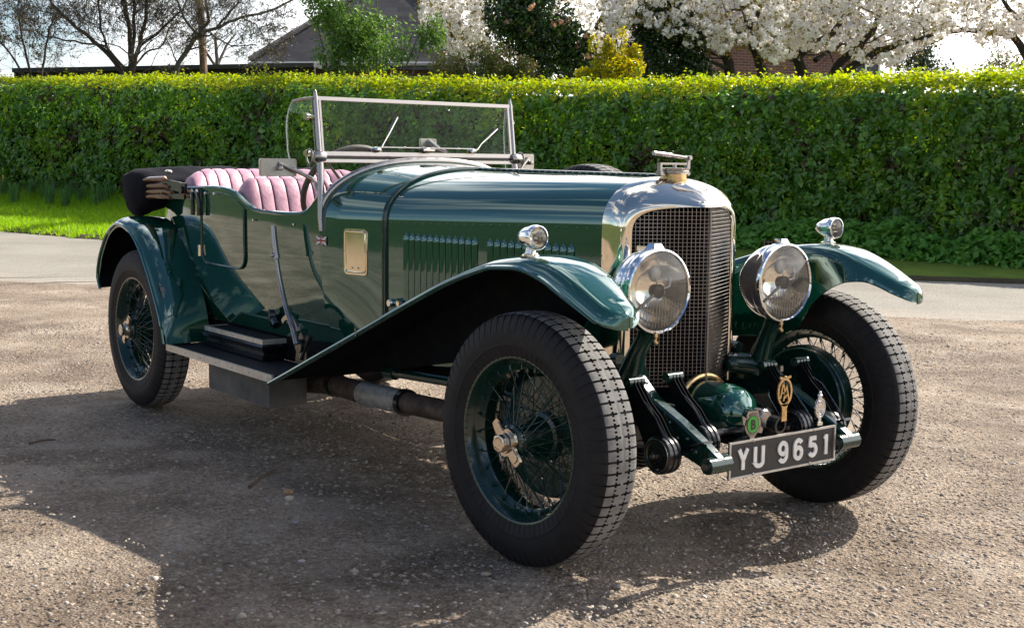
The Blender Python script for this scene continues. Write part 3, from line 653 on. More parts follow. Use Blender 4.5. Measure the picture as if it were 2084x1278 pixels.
wd = unit((b2-b1)*V(1, 1, 0)); wc = b1+wd*np.dot(at(1758, 132, 37.2)-b1, wd); wc = V(wc[0], wc[1], at(1758, 118, 37.2)[2])
WROT = Matrix.Rotation(math.atan2(wd[1], wd[0]), 3, 'Z'); WN = -bk
win = MB()
for dx, dz, sx, sz in ((-.5, 0, .07, 1.3), (.5, 0, .07, 1.3), (0, .62, 1.06, .07), (0, -.62, 1.2, .1), (0, 0, .05, 1.2), (0, .1, 1.0, .04)):
    win.box(wc-bo+wd*dx+V(0, 0, dz)+WN*.03, (sx, .07, sz), WROT)
wf = win.build('window', mat('white window paint', (.75, .75, .73), .4), bh, smooth=None)
MB().box(wc-bo+WN*.012, (1.0, .02, 1.24), WROT).build('pane', mat('window glass', (.02, .025, .03), .05), wf, smooth=None)

# shrubs beyond the hedge: stems and leaves spread through the crown's volume
def shrub(name, label, cat, u, D, blobs, n, size, mats, probs, stems=6, bark=BARKB, asp=.5, jit=.8, extra=None, thin=0.0, thr=.40, fsc=1.6):
    o = tree_root(name, u, D, label, cat); oo = V(*o.location); mb = MB(); P = []
    ws = np.array([b[2]*b[3] for b in blobs], float); ws /= ws.sum()
    for (bu, bv, ru, rv), wgt in zip(blobs, ws):
        c = at(bu, bv, D); k = int(n*wgt*2.2); s = D/FPX
        d = rng.normal(0, 1, (k, 3)); d /= np.linalg.norm(d, axis=1, keepdims=True); rad = rng.uniform(0, 1, k)**(.42)
        q = np.outer(d[:, 0]*rad*ru*s, cr)+np.outer(d[:, 1]*rad*ru*s*.9, cf)+np.outer(d[:, 2]*rad*rv*s, cu)+c
        nse = fbm(q@cr*fsc+50, q[:, 2]*fsc+q@cf*1.3, 77, 4); q = q[(nse > thr) | (rng.uniform(0, 1, k) < .1)]
        P.append(q)
    P = np.concatenate(P); P = P[rng.permutation(len(P))[:n]]
    for (bu, bv, ru, rv) in blobs:
        for k in range(max(1, stems//len(blobs))):
            e = at(bu+rng.uniform(-.6, .6)*ru, bv-rng.uniform(0, .85)*rv, D+rng.uniform(-.2, .2)); r0 = V(0, 0, 0)+rng.normal(0, .12, 3)*V(1, 1, 0)
            mid = (r0+e-oo)/2+rng.normal(0, .12, 3); pts = [r0*(1-t)**2+2*mid*t*(1-t)+(e-oo)*t*t for t in np.linspace(0, 1, 8)]
            mb.tube(pts, [.03-.0032*i for i in range(8)], 5, caps=False)
    mb.build('trunk', bark, o, smooth=60, fix=False)
    v, f = leaves(P-oo, (P-oo)*0+V(0, 0, .6), np.full(len(P), size), asp, jit, .35)
    npmesh('crown', v, f, 3, mats, np.repeat(rng.choice(len(mats), len(P), p=probs), 2), o)
    return o, P
LG = leafmat('fresh green leaf', (0.055, 0.13, 0.025), (0.12, 0.23, 0.045), (0.20, 0.30, 0.07), 0.42, 0.35)
LD = leafmat('glossy dark leaf', (0.014, 0.038, 0.012), (0.035, 0.075, 0.02), None, 0.22, 0.12, 0.8)
LY = leafmat('golden leaf', (0.30, 0.29, 0.012), (0.52, 0.45, 0.025), (0.16, 0.22, 0.015), 0.45, 0.45)
LT = leafmat('tawny leaf', (0.12, 0.11, 0.03), (0.20, 0.17, 0.06), (0.15, 0.08, 0.05), 0.55, 0.3)
LW = leafmat('white petal', (0.62, 0.60, 0.57), (0.74, 0.73, 0.72), (0.70, 0.64, 0.60), 0.6, 0.35)
LBRZ = leafmat('blossom tree young leaf', (0.13, 0.13, 0.02), (0.24, 0.20, 0.03), (0.20, 0.12, 0.03), 0.45, 0.35)
LO = leafmat('faded camellia petal', (0.62, 0.45, 0.30), (0.70, 0.36, 0.14), (0.75, 0.70, 0.60), 0.5, 0.3)
shrub('green_shrub', 'tall bright green leafy shrub in front of the slate roof', 'shrub', 745, 26, [(660, 30, 45, 75), (720, 45, 60, 75), (760, 90, 75, 60), (700, 110, 70, 45), (820, 80, 45, 55), (880, 75, 30, 55), (640, -40, 50, 60), (745, -30, 40, 50), (660, 115, 30, 22)], 9500, .09, [LG], [1], 24, BARKG, .42, .9, thr=.43, fsc=2.2)
o, P = shrub('camellia_bush', 'dark camellia bush with fading cream and orange flowers', 'shrub', 1080, 25, [(1080, 50, 95, 75), (1040, 20, 60, 60), (1130, 90, 75, 60), (1090, -40, 80, 60), (1170, 110, 40, 45)], 13000, .095, [LD, LG], [.72, .28], 10, thr=.33, fsc=2)
k = rng.choice(len(P), 46, replace=False); oo = V(*o.location); fp = []
for i in k:
    c = P[i]-cf*.15
    if c[2] < at(1080, 125, 25)[2]: continue
    fp = np.array([rng.normal(0, .035, 3) for _ in range(10)]); v, f = leaves(fp, np.tile(-cf, (10, 1)), np.full(10, .075), .9, .7, .4); npmesh('flower', v, f, 3, LO, None, o, loc=c-oo)
shrub('tawny_shrub', 'low tawny twiggy shrub just above the hedge top', 'shrub', 985, 24, [(930, 135, 60, 35), (1000, 130, 65, 45), (1060, 145, 40, 30)], 5200, .055, [LT, LG], [.75, .25], 22, BARKB, .5, .9, thr=.42, fsc=3)
shrub('golden_shrub', 'small golden yellow conical shrub over the hedge', 'shrub', 1255, 22.4, [(1262, 82, 15, 32), (1250, 112, 30, 30), (1258, 142, 60, 26), (1210, 108, 12, 38), (1204, 92, 8, 18), (1292, 118, 17, 30), (1236, 96, 10, 26), (1190, 150, 22, 14)], 3900, .07, [LY, LG], [.88, .12], 8, BARKB, .42, .8, thr=.42, fsc=4)
shrub('holly_tree', 'dark glossy holly with silvery specks of light', 'tree', 1350, 25, [(1350, 100, 75, 70), (1330, 50, 50, 50), (1395, 80, 50, 60), (1365, 20, 30, 45), (1400, 140, 50, 35)], 15000, .07, [LD], [1], 10, BARK, .55, 1.0, thr=.31, fsc=2)
shrub('laurel_bush', 'low dark laurel under the camellia and holly, just over the hedge', 'shrub', 1240, 26.5, [(1110, 150, 70, 40), (1200, 155, 60, 45), (1290, 155, 60, 40), (1400, 160, 70, 35), (1010, 160, 60, 30)], 9000, .09, [LD, LG], [.8, .2], 10, BARK, .5, 1.0, thr=.30, fsc=2)
shrub('dark_conifer', 'dark conifer standing between the blossom trees beyond the brick house', 'tree', 1885, 34, [(1885, 115, 42, 55), (1870, 140, 60, 40), (1910, 150, 40, 35)], 3200, .10, [LD], [1], 4, BARK, .4, 1.0, thr=.3)
shrub('pale_far_bush', 'pale leafy bush under the last blossom tree beyond the conifer', 'shrub', 2060, 30, [(2050, 120, 45, 40), (2090, 130, 50, 40), (2010, 150, 40, 25)], 1800, .07, [LT, LG], [.7, .3], 14, BARKB, .5, 1.0, thr=.44, fsc=2)

# cherry trees in full white blossom
def cherry(label, u, D, limbs, zones, ncl, per=20, cs=.055, r=.078, seed=0):
    o = tree_root('cherry_tree', u, D, label, 'tree', 'cherry trees in blossom behind the hedge'); oo = V(*o.location); mb = MB(); tips = []
    for pxs, r0, r1 in limbs:
        r0 *= .72; r1 *= .72; f = px_limb(mb, pxs, D, r0, r1, oo, 9)
        for i in range(6, len(f)):
            if rng.uniform() < .35:
                b_ = unit(f[i]-f[i-1]); s = rng.normal(0, 1, 3); s = unit(s-b_*np.dot(s, b_)); limb(mb, f[i], b_*.6+s*.8+V(0, 0, .15), .9, r1*.4, 1, tips, .1, .5, (2, 4), .65, 5)
    mb.build('trunk', BARK, o, smooth=60, fix=False)
    cen = []
    while len(cen) < ncl:
        zu = rng.integers(0, len(zones)); (u0, u1, v0, lo) = zones[zu]
        uu_ = rng.uniform(u0, u1); vl = np.interp(uu_, [p[0] for p in lo], [p[1] for p in lo]); vv = v0+(vl-v0)*rng.uniform(0, 1)**.8
        dd = rng.uniform(-1.7, 1.7)
        if fbm(np.array(uu_*.028+seed), np.array(vv*.036+dd*.6), 91, 4) < .44 and rng.uniform() > .12: continue
        cen.append(at(uu_, vv, D+dd))
    cen = np.array(cen); k = len(cen)
    off = rng.normal(0, 1, (k, per, 3)); off /= np.linalg.norm(off, axis=2, keepdims=True); off *= (r*rng.uniform(.6, 1.15, (k, 1, 1)))*rng.uniform(.7, 1, (k, per, 1))*V(1, 1, .8)
    P = (cen[:, None, :]+off).reshape(-1, 3); Nn_ = off.reshape(-1, 3)/r
    v, f = leaves(P-oo, Nn_, np.full(len(P), cs), .95, .35, .2)
    nl = int(k*3.0); lp = cen[rng.integers(0, k, nl)]+rng.normal(0, .12, (nl, 3)); v2, f2 = leaves(lp-oo, np.tile(V(0, 0, .5), (nl, 1)), np.full(nl, .085), .45, .9, .3)
    npmesh('crown', np.concatenate([v, v2]), np.concatenate([f, f2+len(v)]), 3, [LW, LBRZ], np.concatenate([np.zeros(len(f)), np.ones(len(f2))]).astype(int), o)
LOW = [(1240, 70), (1300, 45), (1400, 95), (1440, 90), (1470, 110), (1500, 85), (1530, 100), (1580, 128), (1650, 105), (1700, 100), (1760, 128), (1810, 140), (1850, 112), (1900, 82), (1950, 62), (2000, 92), (2084, 72), (2200, 70)]
cherry('white blossom cherry with two dark upright trunks beside the holly', 1515, 25.5,
       [([(1492, 300, 0), (1486, 150, 0), (1482, 125, 0), (1470, 100, .1), (1446, 65, .3), (1420, 30, .5)], .19, .06), ([(1486, 140, 0), (1455, 130, -.2), (1425, 112, -.4)], .07, .03),
        ([(1560, 300, 0), (1552, 150, 0), (1540, 110, 0), (1524, 80, 0), (1522, 40, .1), (1500, -30, .3)], .16, .08), ([(1524, 60, 0), (1545, 20, -.3), (1570, -40, -.5)], .09, .05), ([(1524, 80, 0), (1495, 60, .3), (1470, 20, .4)], .06, .03)],
       [(1230, 1600, -190, LOW)], 2100, seed=1)
cherry('white blossom cherry with thick spreading dark limbs before the brick house', 1660, 26.5,
       [([(1640, 320, 0), (1634, 150, 0), (1622, 118, 0), (1645, 95, 0), (1690, 70, .2), (1740, 10, .4)], .19, .07), ([(1640, 300, 0), (1700, 140, 0), (1745, 95, -.2), (1775, 70, -.4), (1800, 0, -.5)], .16, .06),
        ([(1650, 280, 0), (1725, 142, -.3), (1790, 105, -.6), (1830, 90, -.9), (1900, 70, -1.2)], .14, .05), ([(1660, 125, 0), (1690, 100, .4), (1720, 90, .6)], .08, .03)],
       [(1540, 1930, -190, LOW)], 2300, seed=9)
cherry('blossom tree whose limbs reach over the pale leafy bush', 2090, 28,
       [([(2150, 320, 0), (2120, 160, 0), (2060, 70, .2), (1960, 62, .3), (1900, 72, .4)], .17, .05), ([(2110, 140, 0), (2090, 60, 0), (2040, 0, 0)], .12, .05)],
       [(1880, 2240, -190, LOW)], 1500, seed=4)
cherry('blossom tree showing between the slate roof and the camellia', 930, 30,
       [([(960, 300, 0), (950, 150, 0), (930, 90, 0), (905, 40, 0)], .13, .04), ([(950, 130, 0), (1000, 60, 0), (1080, 20, .3)], .1, .04)],
       [(855, 985, -120, [(855, 40), (880, 120), (940, 135), (985, 120)]), (960, 1430, -120, [(960, 100), (1100, 125), (1430, 130)]), (960, 1430, -120, [(960, 100), (1100, 125), (1430, 130)])], 2300, seed=6)

# ---------------------------------------------------------------- loose stones and twigs on the yard
STONE = bpy.data.materials.new('loose stone'); STONE.use_nodes = True; t = STONE.node_tree; b = t.nodes['Principled BSDF']; b.inputs['Roughness'].default_value = .75
ge = N(t, 'ShaderNodeNewGeometry'); r_ = N(t, 'ShaderNodeValToRGB'); e = r_.color_ramp.elements; e[0].color = (.13, .11, .10, 1); e[1].color = (.44, .40, .35, 1)
for p_, c_ in ((.2, (.21, .17, .14, 1)), (.45, (.32, .26, .20, 1)), (.7, (.38, .31, .23, 1)), (.85, (.27, .255, .25, 1)), (.93, (.45, .35, .24, 1))): k_ = e.new(p_); k_.color = c_
L(t, ge, 'Random Per Island', r_, 'Fac'); L(t, r_, 'Color', b, 'Base Color')
def stones(n, smin, smax, xr, yr, keep):
    x = rng.uniform(*xr, n); y = rng.uniform(*yr, n); k = keep(x, y) > rng.uniform(0, 1, n); x = x[k]; y = y[k]; n = len(x)
    s = smin*(smax/smin)**(rng.uniform(0, 1, n)**1.9)
    base = np.array([(1, 0, 0), (0, 1, 0), (-1, 0, 0), (0, -1, 0), (0, 0, 1), (.7, .7, .45), (-.7, .7, .45), (-.7, -.7, .45), (.7, -.7, .45)], float)
    base[5:, :2] *= .95
    F_ = np.array([(0, 5, 8), (0, 1, 5), (1, 6, 5), (1, 2, 6), (2, 7, 6), (2, 3, 7), (3, 8, 7), (3, 0, 8), (4, 8, 5), (4, 5, 6), (4, 6, 7), (4, 7, 8)])
    B = base[None]*rng.uniform(.7, 1.25, (n, 9, 1))*np.stack([rng.uniform(.7, 1.3, n), rng.uniform(.7, 1.1, n), rng.uniform(.4, .8, n)], 1)[:, None, :]
    a = rng.uniform(0, 2*PI, n); ca, sa = np.cos(a)[:, None], np.sin(a)[:, None]
    X = B[..., 0]*ca-B[..., 1]*sa; Y = B[..., 0]*sa+B[..., 1]*ca
    Vv = np.stack([X, Y, B[..., 2]], -1)*s[:, None, None]*.5; Vv[..., 0] += x[:, None]; Vv[..., 1] += y[:, None]; Vv[..., 2] -= .0015
    return Vv.reshape(-1, 3), (F_[None]+np.arange(n)[:, None, None]*9).reshape(-1, 3)
def seen(x, y):
    d = (x-CAM_O[0])*cf[0]+(y-CAM_O[1])*cf[1]; lat = (x-CAM_O[0])*cr[0]+(y-CAM_O[1])*cr[1]
    return (d > 2.2) & (np.abs(lat) < d*.44+.4)
dens = lambda x, y: seen(x, y)*(.25+.75*np.clip((fbm(x*.9+20, y*.9, 61)-.33)*4, 0, 1))*np.clip(5.5/np.hypot(x-CAM_O[0], y-CAM_O[1]), .12, 1)
V1, F1 = stones(330000, .004, .022, (-12, 2.6), (-3.5, 7), dens)
V2, F2 = stones(9000, .012, .034, (-9, 2.2), (-3.2, 6), lambda x, y: dens(x, y)*.5)
tag(npmesh('gravel', np.concatenate([V1, V2]), np.concatenate([F1, F2+len(V1)]), 3, STONE), 'loose brown and grey gravel scattered over the yard', 'gravel', kind='stuff')
def ongr(u, v):
    d = cf+(u-1042)/FPX*cr-(v-639)/FPX*cu; t_ = -CAM_O[2]/d[2]; return CAM_O+d*t_
def pebble(u, v, s, col, lab):
    m = MB(); m.ball((0, 0, s*.25), s*.5, 14, (1, .8, .6)); m.v = [tuple(np.array(p)*(1+.18*(vnoise(np.array(p[0]*90+u), np.array(p[1]*90+p[2]*60), 5)-.5))) for p in m.v]
    o = m.build('pebble', mat('pebble', col, .6, var=.3, vscale=60), smooth=50); p = ongr(u, v); o.location = (p[0], p[1], 0); o.rotation_euler = (0, 0, u); tag(o, lab, 'stone')
pebble(586, 1006, .042, (.42, .24, .12), 'orange brown pebble on the shaded gravel, the larger of two')
pebble(589, 1018, .034, (.55, .46, .36), 'pale pebble touching the orange brown one')
def twig(pts, r, lab):
    P_ = [ongr(u, v)+V(0, 0, h) for u, v, h in pts]; o0 = P_[0]*V(1, 1, 0); m = MB(); m.tube([p-o0 for p in P_], [r*(1-.5*i/(len(P_)-1)) for i in range(len(P_))], 6)
    m.tube([P_[1]-o0, P_[1]-o0+(P_[2]-P_[1])*.7+V(.03, .02, .004)], [r*.6, r*.3], 5)
    o = m.build('twig', mat('dry stick', (.13, .085, .055), .8, var=.35)); o.location = o0; tag(o, lab, 'twig')
twig([(508, 994, .007), (535, 975, .012), (556, 962, .01), (563, 958, .008)], .009, 'dry brown twig lying near the orange brown pebble')
twig([(672, 849, .01), (695, 838, .014), (708, 833, .016), (716, 829, .012)], .011, 'broken stick on the gravel under the exhaust pipe')
twig([(60, 905, .006), (85, 900, .01), (105, 898, .008), (113, 897, .006)], .007, 'thin stick on the shaded gravel beside the rear wheel')

# ================================================================ THE CAR
WB = 3.3836; TR = 0.71; RW = 0.4208
car = empty('vintage_car', (0, 0, 0), 'dark green open vintage touring car with pink leather seats', 'car')
def sgn(c): return math.copysign(1, c) if abs(c) > 1e-9 else 0.0

# ---- bonnet and scuttle section
def lerp(x, xs, ys): return float(np.interp(x, xs, ys))
SX = [-1.70, -1.345, -0.155]
def sec(x, t, grow=0.0):
    """t in [-1, 1]: right foot, over the top, left foot"""
    w_ = lerp(x, SX, [.545, .463, .289])+grow; zs = lerp(x, SX, [1.05, 1.062, 1.09]); zt = lerp(x, SX, [1.322, 1.289, 1.276])+grow; n = lerp(x, SX, [2.35, 2.3, 2.4])
    a = abs(t); s = -1 if t < 0 else 1
    if a > .55:
        k = (a-.55)/.45; z = zs-(zs-.50)*k; y = w_
        if x < -1.345: y = w_*(1-.13*max(0, (.92-z)/.42)**2*min(1, (-1.345-x)/.355))
    else:
        th = (a/.55)*PI/2; y = w_*math.sin(th)**(2/n); z = zs+(zt-zs)*math.cos(th)**(2/n)
    return V(x, s*y, z)
TS = sorted(set([round(-1+i*.045, 4) for i in range(11)]+[-.55]+list(np.round(np.linspace(-.55, 0, 26), 4))+[0.0]))
TS = TS+[-t for t in TS[::-1] if t < -1e-6]
bonm = MB().shell([[sec(x, t) for t in TS] for x in np.linspace(-1.343, -.150, 12)], -.004)
mb = bonm
for t0 in (-.545, -.50, .545, .50):
    for i in range(24):
        x = -1.30+i*1.12/23
        p = sec(x, t0); mb.ball(p, .0042, 8) if abs(t0) > .52 else mb.ball(sec(x+.02, -.62 if t0 < 0 else .62), .0042, 8)
for i in range(27):
    for dy in (-.018, .018): mb.ball((-1.31+i*1.13/26, dy, sec(-1.31+i*1.13/26, .01)[2]+.004), .004, 8)
bon = bonm.build('bonnet', GREEN, car, smooth=50)
mb = MB(); mb.tube([sec(-1.335, 0)+V(0, 0, .003), sec(-.16, 0)+V(0, 0, .003)], .0085, 10); mb.build('hinge', GREENCH, bon)
for i, (xa, xb, k) in enumerate(((-1.205, -.80, 12), (-.715, -.30, 12))):
  for s in (-1, 1):
    mb = MB()
    for j in range(k):
            x = xa+(xb-xa)*j/(k-1); rows = []
            for z, h in ((1.033, .0), (1.018, .010), (1.002, .013), (.86, .013), (.70, .013), (.66, .012), (.64, .0)):
                y0 = abs(sec(x, 1)[1]); row = []
                for dx, o in ((-.0115, -.001), (-.0105, .9), (-.002, .75), (.007, .3), (.012, -.001)): row.append(V(x+dx*(1 if h > .005 else .12), s*(y0+.0005+o*h-.147*dx*0), z))
                rows.append(row)
            mb.grid(rows)
    mb.build('louvres', GREEN, bon, smooth=40)
for s in (-1, 1):
    mb = MB(); y = s*.463; mb.lathe([(0, 0), (.0, .017), (.022, .019), (.03, .014), (.03, 0)], (-1.27, y, .738), (0, s, 0), 16); mb.tube([(-1.27, y, .738), (-1.22, y+s*.012, .742)], .009, 8)
    mb.lathe([(0, .012), (.02, .013), (.022, 0)], (-1.215, y, .742), (0, s, 0), 12); mb.build('catch', NICKEL, bon)

# ---- body: scuttle and open four-seat tub
WX = pch([-4.02, -3.98, -3.9, -3.78, -3.6, -3.3, -3.0, -2.6, -2.2, -1.9, -1.72], [.0, .17, .31, .42, .51, .558, .578, .585, .578, .562, .547])
ZT = pch([-4.02, -3.6, -3.0, -2.80, -2.69, -2.60, -2.52, -2.43, -2.35, -2.25, -2.05, -1.93, -1.87, -1.82, -1.78, -1.74, -1.70],
         [1.10, 1.145, 1.172, 1.176, 1.174, 1.164, 1.143, 1.106, 1.083, 1.075, 1.073, 1.077, 1.09, 1.118, 1.15, 1.185, 1.215])
def tuck(x, z): return 1-.13*max(0, (.92-z)/.42)**2
def side(x, z, s=-1, out=0.0): return V(x, s*(WX(x)*tuck(x, z)+out), z)
def zbot(x): return .50+.25*max(0, (-3.35-x)/.65)**1.5
mb = MB()
xs = [-1.347-.353*i/8 for i in range(9)]
rows = []
for i, x in enumerate(xs):
    row = []
    for t in TS:
        p = sec(x, t)
        if i == 8:
            k = abs(p[1])/.545; p = sec(x-.005-.055*k**3, t) if abs(t) <= .55 else sec(x-.06, t)
            if abs(t) > .55: p = sec(-1.70, t); p = side(-1.75, p[2], sgn(t))
            else: p = sec(-1.70, t); p[0] = -1.695-.055*k**3
        row.append(p)
    rows.append(row)
mb.shell(rows, .006)
px_ = list(np.concatenate([np.linspace(-1.749, -3.6, 64), np.linspace(-3.62, -3.98, 14), [-4.0, -4.012]]))
cols = [(x, -1) for x in px_]+[(-4.02, 0)]+[(x, 1) for x in px_[::-1]]
rows = []
for k in range(15):
    row = []
    for x, s in cols:
        zb, zt = zbot(x), ZT(x); z = zb+(zt-zb)*k/14; row.append(V(x, s*WX(x)*tuck(x, z), z))
    rows.append(row)
mb.shell(rows, -.03)
body = mb.build('body', GREEN, car, smooth=50)
mb = MB(); pts = [side(x, ZT(x), -1, -.013)+V(0, 0, .003) for x in px_]; mb.tube(pts+[V(-4.005, 0, 1.10)]+[V(p[0], -p[1], p[2]) for p in pts[::-1]], .0145, 10); mb.build('top_roll', GREEN, body)
mb = MB()
for t0, g in ((-1.338, .004), (-1.352, .004)): mb.tube([sec(t0, t, g) for t in TS], .0085 if t0 > -1.34 else .0065, 8)
mb.build('beading', GREENCH, body)
mb = MB(); mb.tube([V(-1.70-.055*(abs(sec(-1.70, t)[1])/.545)**3, *sec(-1.70, t, .006)[1:]) for t in TS if abs(t) < .50], .015, 10, flat=1.0)
mb.build('cowl_rim', DULLN, body)
mb = MB()
for s in (-1, 1):
    for x in (-3.02, -2.86, -2.75): mb.lathe([(0, .004), (.012, .004), (.013, .008), (.02, .007), (.022, 0)], side(x, ZT(x)-.022, s), (0, s, 0), 10)
    for x in (-2.33, -1.95): mb.lathe([(0, .004), (.012, .006), (.016, 0)], side(x, ZT(x)-.04, s), (0, s, 0), 10)
mb.build('fastener', NICKEL, body)
mb = MB(); mb.box((-2.7, 0, .53), (2.1, .86, .03)); mb.box((-1.74, 0, .90), (.02, .90, .60)); mb.box((-1.77, 0, 1.12), (.04, .96, .2)); mb.box((-2.62, 0, .66), (.06, .9, .3)); mb.build('interior_trim', LEATHERBK, car)
for s in (-1, 1):
    x0, x1 = -2.945, -2.435; mb = MB(); rows = []
    def zlow(x):
        zb = .798; r = .07; d = min(x-x0, x1-x); return zb+(r-math.sqrt(max(0, r*r-(r-min(d, r))**2)))*1.0
    xs_ = list(x0+(x1-x0)*(1-np.cos(np.linspace(0, PI, 25)))/2)
    for k in range(9):
        rows.append([side(x, zlow(x)+(ZT(x)-.014-zlow(x))*k/8, s, .004) for x in xs_])
    mb.shell(rows, -.006*s)
    dr = mb.build('door', GREEN, car, smooth=50)
    ln = [side(x0, ZT(x0)-.01, s, .006)]+[side(x0, z, s, .006) for z in np.linspace(1.15, .88, 8)]+[side(x, zlow(x), s, .006) for x in xs_]+[side(x1, z, s, .006) for z in np.linspace(.88, ZT(x1)-.02, 7)]
    MB().tube(ln, .0058, 8).build('beading', GREENCH, dr)
    for z in (1.07, .86):
        mb = MB(); p = side(x0-.012, z, s, .012); mb.lathe([(-.028, 0), (-.028, .011), (.028, .011), (.028, 0)], p, (0, 0, 1), 12); mb.box(p+V(-.02, -s*.006, 0), (.05, .008, .05)); mb.build('hinge', NICKEL, dr)
    p = side(-3.03, 1.09, s, .02); mb = MB(); mb.tube([p+V(0, 0, .075), p+V(.03, s*.012, .062), p+V(.035, s*.012, .02), p+V(.03, s*.01, -.05)], [.008, .011, .011, .012], 8)
    mb.tube([p+V(.06, 0, .075), p+V(.10, s*.012, .062), p+V(.115, s*.012, .02), p+V(.11, s*.01, -.05)], [.008, .011, .011, .012], 8); mb.build('hood_bracket', BLACK, body)
# polished plate, flag badge
def surf(x, z, out): 
    return V(x, -(np.interp(x, [-1.80, -1.75, -1.70, -1.345], [WX(-1.8), WX(-1.75), .545, .463])*(1-.13*max(0, (.92-z)/.42)**2*min(1, max(0, (-1.345-x)/.355)))+out), z)
mb = MB(); pl = []
def plate_pts(x0, x1, z0, z1, r, out, n=5):
    q = []
    for cx, cz, a0 in ((x1-r, z1-r, 0), (x0+r, z1-r, 90), (x0+r, z0+r, 180), (x1-r, z0+r, 270)):
        for k in range(n): a = R(a0+90*k/(n-1)); q.append((cx+r*math.cos(a), cz+r*math.sin(a)))
    return q
def slab(mb, q, o0, o1):
    n = len(q); a = [surf(x, z, o0) for x, z in q]; b = [surf(x, z, o1) for x, z in q]
    mb.add(a+b, [tuple(range(n))[::-1], tuple(range(n, 2*n))]+[(i, (i+1) % n, n+(i+1) % n, n+i) for i in range(n)])
slab(mb, plate_pts(-1.588, -1.448, .838, 1.035, .018, 0), -.002, .004)
q = plate_pts(-1.578, -1.458, .850, 1.023, .012, 0); mb.tube([surf(x, z, .005) for x, z in q], .004, 6, closed=True)
for x, z in ((-1.572, 1.02), (-1.464, 1.02), (-1.583, .94), (-1.453, .94), (-1.572, .853), (-1.464, .853), (-1.535, .868), (-1.50, .868), (-1.505, 1.005)): mb.ball(surf(x, z, .005), .0045, 8)
mb.build('access_plate', mat('polished plate', (.80, .72, .55), .1, 1.0, rvar=.05, vscale=10), body)
fm = MB(); X0, X1, Z0, Z1 = -1.778, -1.70, .955, .993
def fs(x, z, o): return surf(np.interp(x, [0, 1], [X0, X1]), np.interp(z, [0, 1], [Z0, Z1]), o)
slabq = lambda q, o: fm.add([fs(a, b, -.001) for a, b in q]+[fs(a, b, o) for a, b in q], [tuple(range(len(q)))[::-1], tuple(range(len(q), 2*len(q)))]+[(i, (i+1) % len(q), len(q)+(i+1) % len(q), len(q)+i) for i in range(len(q))])
fm.mi = 0; slabq([(0, 0), (1, 0), (1, 1), (0, 1)], .0015)
fm.mi = 1
for q in ([(0, .16), (0, 0), (.1, 0), (1, .84), (1, 1), (.9, 1)], [(0, .84), (.9, 0), (1, 0), (1, .16), (.1, 1), (0, 1)]): slabq(q, .0022)
slabq([(.39, 0), (.61, 0), (.61, 1), (.39, 1)], .0027); slabq([(0, .33), (1, .33), (1, .67), (0, .67)], .0026)
fm.mi = 2; slabq([(.44, 0), (.56, 0), (.56, 1), (.44, 1)], .0034); slabq([(0, .40), (1, .40), (1, .60), (0, .60)], .0033)
fm.build('flag_badge', [BLUEP, WHITEE, REDP], body, smooth=None, fix=False)

# ---- radiator: nickel shell with a veed front, wire stoneguard
def outl(t, w_, zs, zt, zb, n=2.4):
    a = abs(t); s = -1 if t < 0 else 1
    if a > .6: return s*w_, zs-(zs-zb)*(a-.6)/.4
    th = a/.6*PI/2; return s*w_*math.sin(th)**(2/n), zs+(zt-zs)*math.cos(th)**(2/n)
TR_ = [-1+2*i/96 for i in range(97)]
def vx(y, x0, x1, w_): return x1+(x0-x1)*min(1, math.sqrt((y/w_)**2+.0012))
rows = []
for kind, x0, x1, w_, zs, zt, zb, n in ((0, -.160, -.160, .283, 1.09, 1.268, .52, 2.4), (0, -.160, -.160, .291, 1.09, 1.278, .52, 2.4), (0, -.120, -.118, .2925, 1.09, 1.277, .52, 2.4), (0, -.085, -.075, .291, 1.088, 1.268, .52, 2.4),
                                        (1, -.066, -.02, .287, 1.085, 1.252, .52, 2.5), (1, -.056, .03, .279, 1.08, 1.222, .52, 2.7), (1, -.050, .072, .267, 1.075, 1.196, .52, 3.0), (1, -.047, .088, .258, 1.07, 1.182, .52, 3.3),
                                        (1, -.046, .093, .250, 1.065, 1.174, .52, 3.5), (1, -.050, .088, .246, 1.062, 1.170, .52, 3.6), (1, -.062, .070, .245, 1.06, 1.168, .52, 3.6)):
    row = []
    for t in TR_:
        y, z = outl(t, w_, zs, zt, zb, n); row.append(V(vx(y, x0, x1, w_), y, z))
    rows.append(row)
shell = MB().grid(rows).build('radiator', mat('radiator shell nickel', (.86, .78, .64), .055, 1.0, rvar=.03, vscale=10), car, smooth=60)
mb = MB(); W2, ZT2 = .244, 1.168
def ztop(y): return 1.06+.108*(1-min(1, abs(y)/.2445)**3.6)**(1/3.6)
for s in (-1, 1):
    for i in range(18):
        y = s*W2*(i+.3)/18; x = vx(y, -.052, .084, .245); mb.box((x, y, (.535+ztop(y))/2), (.0016, .0017, ztop(y)-.535))
z = .54
while z < 1.166:
    ym = .2445*(1-max(0, (z-1.06)/.108)**3.6)**(1/3.6) if z > 1.06 else .2445
    for s in (-1, 1): mb.tube([(vx(s*y, -.052, .084, .245)+.0022, s*y, z) for y in np.linspace(0.0, ym, 5)], .0011, 5)
    z += .0134
mb.tube([(.0865, 0, .535), (.0865, 0, 1.166)], .0022, 5)
mb.build('stoneguard_mesh', GRILLE, shell, smooth=None, fix=False)
mb = MB(); mb.grid([[V(vx(y, -.075, .055, .245), y, z) for y in np.linspace(-.262, .262, 13)] for z in (.52, 1.06)]); mb.grid([[V(vx(y, -.075, .055, .245), y, z) for y in np.linspace(-.24, .24, 13)] for z in (1.06, 1.15)])
mb.box((-.2, 0, .80), (.2, .5, .55)); mb.build('core', CORE, shell, smooth=None, fix=False)
